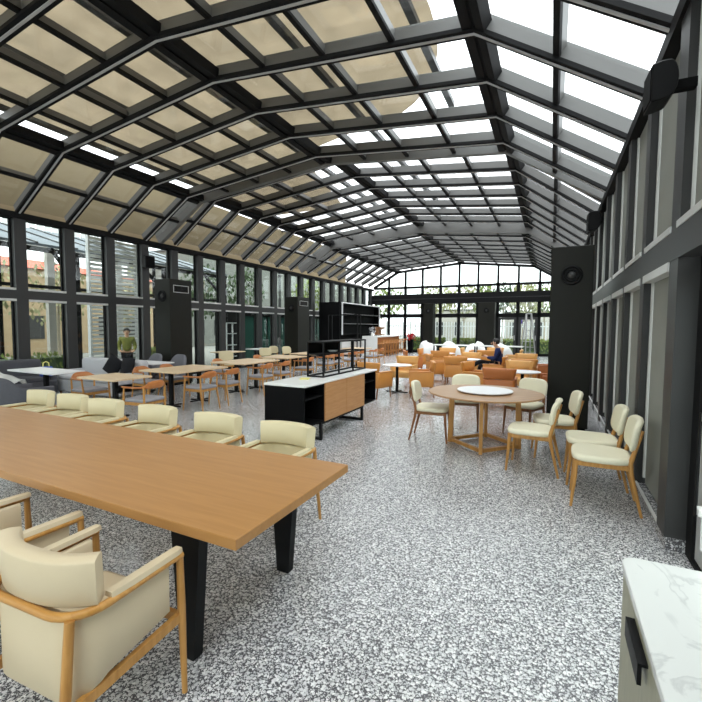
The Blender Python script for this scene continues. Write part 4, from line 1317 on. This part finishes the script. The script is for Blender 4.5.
for i, (x0, x1, lb) in enumerate(((-9.4, -6.8, 'clipped green hedge behind gable glass, left of narrow tower'), (-6.2, -4.1, 'clipped green hedge outside between the two far climate towers'), (-2.9, 1.5, 'clipped green hedge outside the far glass doors'))):
    hd = thing('hedge', ((x0+x1)/2, 29.3, -.2), 0, lb, 'hedge')
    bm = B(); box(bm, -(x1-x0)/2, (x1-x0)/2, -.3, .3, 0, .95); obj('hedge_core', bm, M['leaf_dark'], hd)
    bm = B()
    rnd = random.Random(i)
    for q in range(700):
        p = Vector((rnd.uniform(-(x1-x0)/2, (x1-x0)/2), rnd.choice((-1, -.9, 0, .5))*.33, rnd.uniform(0, 1.05)))
        if abs(p.y) < .3: p.z = rnd.uniform(.93, 1.08)
        d = Vector((rnd.uniform(-1, 1), -1, rnd.uniform(-.3, 1))).normalized(); u, v = frame_of(d)
        bm.faces.new([bm.verts.new(p+w*rnd.uniform(.06, .12)) for w in (u*.6, v, -u*.6, -v)])
    obj('foliage', bm, M['leaf'], hd)
fe = thing('picket_fence', (-4, 31.2, -.2), 0, 'white picket fence beyond the hedge outside the gable', 'fence')
bm = B()
for z in (.5, 1.9): box(bm, -8, 8, -.02, .02, z, z+.08)
x = -8.0
while x < 8:
    box(bm, x, x+.09, -.05, -.02, .1, 2.25); x += .20
obj('pickets', bm, M['white_fence'], fe)
for i in range(9):
    bm = B(); box(bm, -8+2*i-.05, -8+2*i+.05, .02, .12, 0, 2.3); obj('post', bm, M['white_fence'], fe)
def house(x0, x1, y0, y1, h, m, label, roof=None, seed=0):
    t = thing('building', ((x0+x1)/2, (y0+y1)/2, -.2), 0, label, 'building')
    hx, hy = (x1-x0)/2, (y1-y0)/2
    bm = B(); box(bm, -hx, hx, -hy, hy, 0, h); obj('wall', bm, m, t)
    bm = B()
    if roof:
        loft(bm, [[(-hx-.3, -hy-.3, h), (hx+.3, -hy-.3, h), (hx+.3, hy+.3, h), (-hx-.3, hy+.3, h)], [(-hx*.3, -hy*.3, h+.9), (hx*.3, -hy*.3, h+.9), (hx*.3, hy*.3, h+.9), (-hx*.3, hy*.3, h+.9)]])
        obj('roof', bm, roof, t)
    else:
        box(bm, -hx-.1, hx+.1, -hy-.1, hy+.1, h, h+.15); obj('parapet', bm, M['column'], t)
    for k in range(int(2*hx/2.2)):
        xx = -hx+1.1+2.2*k
        bm = B(); box(bm, xx-.5, xx+.5, -hy-.04, -hy, 1.0, 2.4); w = obj('window', bm, M['column'], t)
    for k in range(int(2*hy/2.2)):
        yy = -hy+1.1+2.2*k
        bm = B(); box(bm, hx, hx+.04, yy-.5, yy+.5, 1.0, 2.4); obj('window', bm, M['column'], t)
    return t
house(-12, -5.5, 44, 48, 3.6, M['facade'], 'low pale building far beyond the gable, left side')
house(-4.5, 6, 46, 50, 3.4, M['facade'], 'low pale building far beyond the glass doors')
bn = thing('banner', (-2.15, 28.6, -.2), 0, 'purple banner on a post outside the far glass door', 'banner')
bm = B(); tube(bm, [(0, 0, 0), (0, 0, 2.8)], .025, 8); obj('post', bm, M['column'], bn)
bm = B(); box(bm, .02, .45, -.01, .01, 2.1, 2.7); obj('cloth', bm, M['purple'], bn)

# pavilion and garden to the left
pv = thing('garden_pavilion', (-17.0, 2.2, -.2), 0, 'garden pavilion with sloping blue-grey roof outside left windows', 'building')
bm = B(); loft(bm, [[(x, y, z) for x, z in ((2.6, 4.30), (-2.5, 5.75), (-2.5, 5.83), (2.6, 4.38))] for y in (-8, 13.5)]); obj('roof', bm, M['blue_roof'], pv)
bm = B()
for y in [-8+1.2*k for k in range(18)]: bar(bm, (2.6, y, 4.40), (-2.5, y, 5.85), .06, .05)
obj('glazing_bars', bm, M['column'], pv)
for y in (-8, -4.4, -.8, 2.8, 6.4, 9.9, 13.4):
    bm = B(); box(bm, 2.45, 2.6, y-.07, y+.07, 0, 4.14); bar(bm, (2.5, y, 3.2), (1.0, y, 4.6), .1); obj('post', bm, M['frame'], pv)
    bm = B(); box(bm, -2.5, -2.38, y-.06, y+.06, 0, 5.6); obj('post', bm, M['frame'], pv)
bm = B(); box(bm, 2.45, 2.6, -8, 13.5, 4.14, 4.28); obj('beam', bm, M['frame'], pv)
bm = B(); box(bm, 2.47, 2.58, -8, 13.5, 3.0, 3.1); obj('rail', bm, M['frame'], pv)
lv = thing('louvre_screen', (-13.6, 9.3, -.2), 0, 'white slatted louvre screen outside left of the climate tower', 'screen')
bm = B()
for k in range(34): box(bm, -.06, .06, -.85, .85, .3+k*.14, .3+k*.14+.085)
obj('slats', bm, M['white_fence'], lv)
for y in (-.85, .85):
    bm = B(); box(bm, -.07, .07, y-.03, y+.03, 0, 5.1); obj('post', bm, M['white_fence'], lv)
up_ = thing('white_balustrade', (-20.6, 10.0, 5.4), 0, 'white slatted parapet above the pavilion roof', 'parapet')
bm = B(); y = -9.0
while y < 4.5:
    box(bm, -.05, .05, y, y+.22, 0, 1.1); y += .32
box(bm, -.08, .08, -9, 4.5, 1.1, 1.2); obj('slats', bm, M['white_fence'], up_)
bm = B()
for k in range(5): box(bm, -.12, .12, -9+3.3*k, -8.7+3.3*k, -5.6, 0)
box(bm, -.12, .12, -9, 4.5, -.25, 0); obj('base_wall', bm, M['facade'], up_)
house(-36, -28, 2, 24, 5.2, M['facade_tan'], 'tan house with red roof far beyond the left windows', M['roof_tile'])
house(-36, -28, 26, 62, 8.4, M['facade_grey'], 'long grey building farther along beyond the left windows')
for i, (x, y, h, rx, rz, m, lb) in enumerate((
    (-23.2, 9.4, 5.0, 1.5, 1.9, 'leaf_pale', 'pale leafy tree outside the first left window'),
    (-23.4, 12.9, 5.0, 1.5, 1.9, 'leaf_pale', 'pale leafy tree outside the second left window'),
    (-23.2, 16.6, 5.0, 1.5, 1.9, 'leaf_pale', 'pale leafy tree outside the third left window'),
    (-19.5, 19.0, 5.4, 1.4, 1.8, 'leaf_dark', 'dark tree outside past the left climate tower'),
    (-19.5, 23.0, 5.6, 1.4, 1.8, 'leaf_dark', 'dark tree outside near the farther climate tower'),
    (-17.5, 28.0, 5.4, 1.4, 1.8, 'leaf', 'green tree outside behind the bar shelf'))):
    tree(x, y, h, rx, rz, M[m], lb, 50+i, 700 if i > 2 else 420, .15)
for i, (y0, y1, lb) in enumerate(((-1.5, 7.8, 'low green hedge outside the first left windows'), (10.4, 12.3, 'low green hedge outside past the left climate tower'))):
    hd = thing('hedge', (-14.0, (y0+y1)/2, -.2), 0, lb, 'hedge')
    hy = (y1-y0)/2
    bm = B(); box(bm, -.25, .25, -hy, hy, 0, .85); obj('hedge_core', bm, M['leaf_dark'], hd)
    bm = B(); rnd = random.Random(i+9)
    for q in range(900):
        p = Vector((rnd.choice((.27, .27, 0)), rnd.uniform(-hy, hy), rnd.uniform(0, .95)))
        if p.x == 0: p = Vector((rnd.uniform(-.28, .28), p.y, rnd.uniform(.84, 1.0)))
        d = Vector((1, rnd.uniform(-1, 1), rnd.uniform(-.3, 1))).normalized(); u, v = frame_of(d)
        bm.faces.new([bm.verts.new(p+w*rnd.uniform(.05, .10)) for w in (u*.6, v, -u*.6, -v)])
    obj('foliage', bm, M['leaf'], hd)
tp = thing('glass_annexe', (-13.9, 20.2, -.2), 0, 'dark annexe with teal glass doors outside the farther left windows', 'building')
bm = B(); box(bm, -1.6, -.02, -4.2, 4.2, 0, 2.55); obj('wall', bm, M['frame'], tp)
for y in [-4.1+1.05*k for k in range(8)]:
    bm = B(); box(bm, -.02, .02, y+.05, y+.95, .1, 2.35); obj('glass_door', bm, M['teal_panel'], tp)
bm = B(); box(bm, -1.7, .3, -4.3, 4.3, 2.55, 2.68); obj('roof', bm, M['frame'], tp)
wd_ = thing('lattice_door', (-12.6, 14.05, -.2), 0, 'white lattice door standing outside before the farther climate tower', 'door')
bm = B()
for y in (-.4, -.02, .36): box(bm, -.03, .03, y, y+.04, 0, 2.0)
for z in (0, .5, 1.0, 1.5, 1.96): box(bm, -.029, .029, -.4, .4, z, z+.04)
obj('lattice', bm, M['white_fence'], wd_)
bm = B(); box(bm, .03, .07, .30, .34, .95, 1.1); obj('handle', bm, M['track'], wd_)
gb = thing('garden_bench', (-12.6, 3.6, -.2), 0, 'pale garden bench outside the first left window', 'bench')
bm = B(); box(bm, -.25, .25, -1.6, 1.6, .40, .46); obj('seat', bm, M['white_fence'], gb)
for y in (-1.4, 1.4):
    bm = B(); box(bm, -.22, .22, y-.04, y+.04, 0, .40); obj('leg', bm, M['column'], gb)
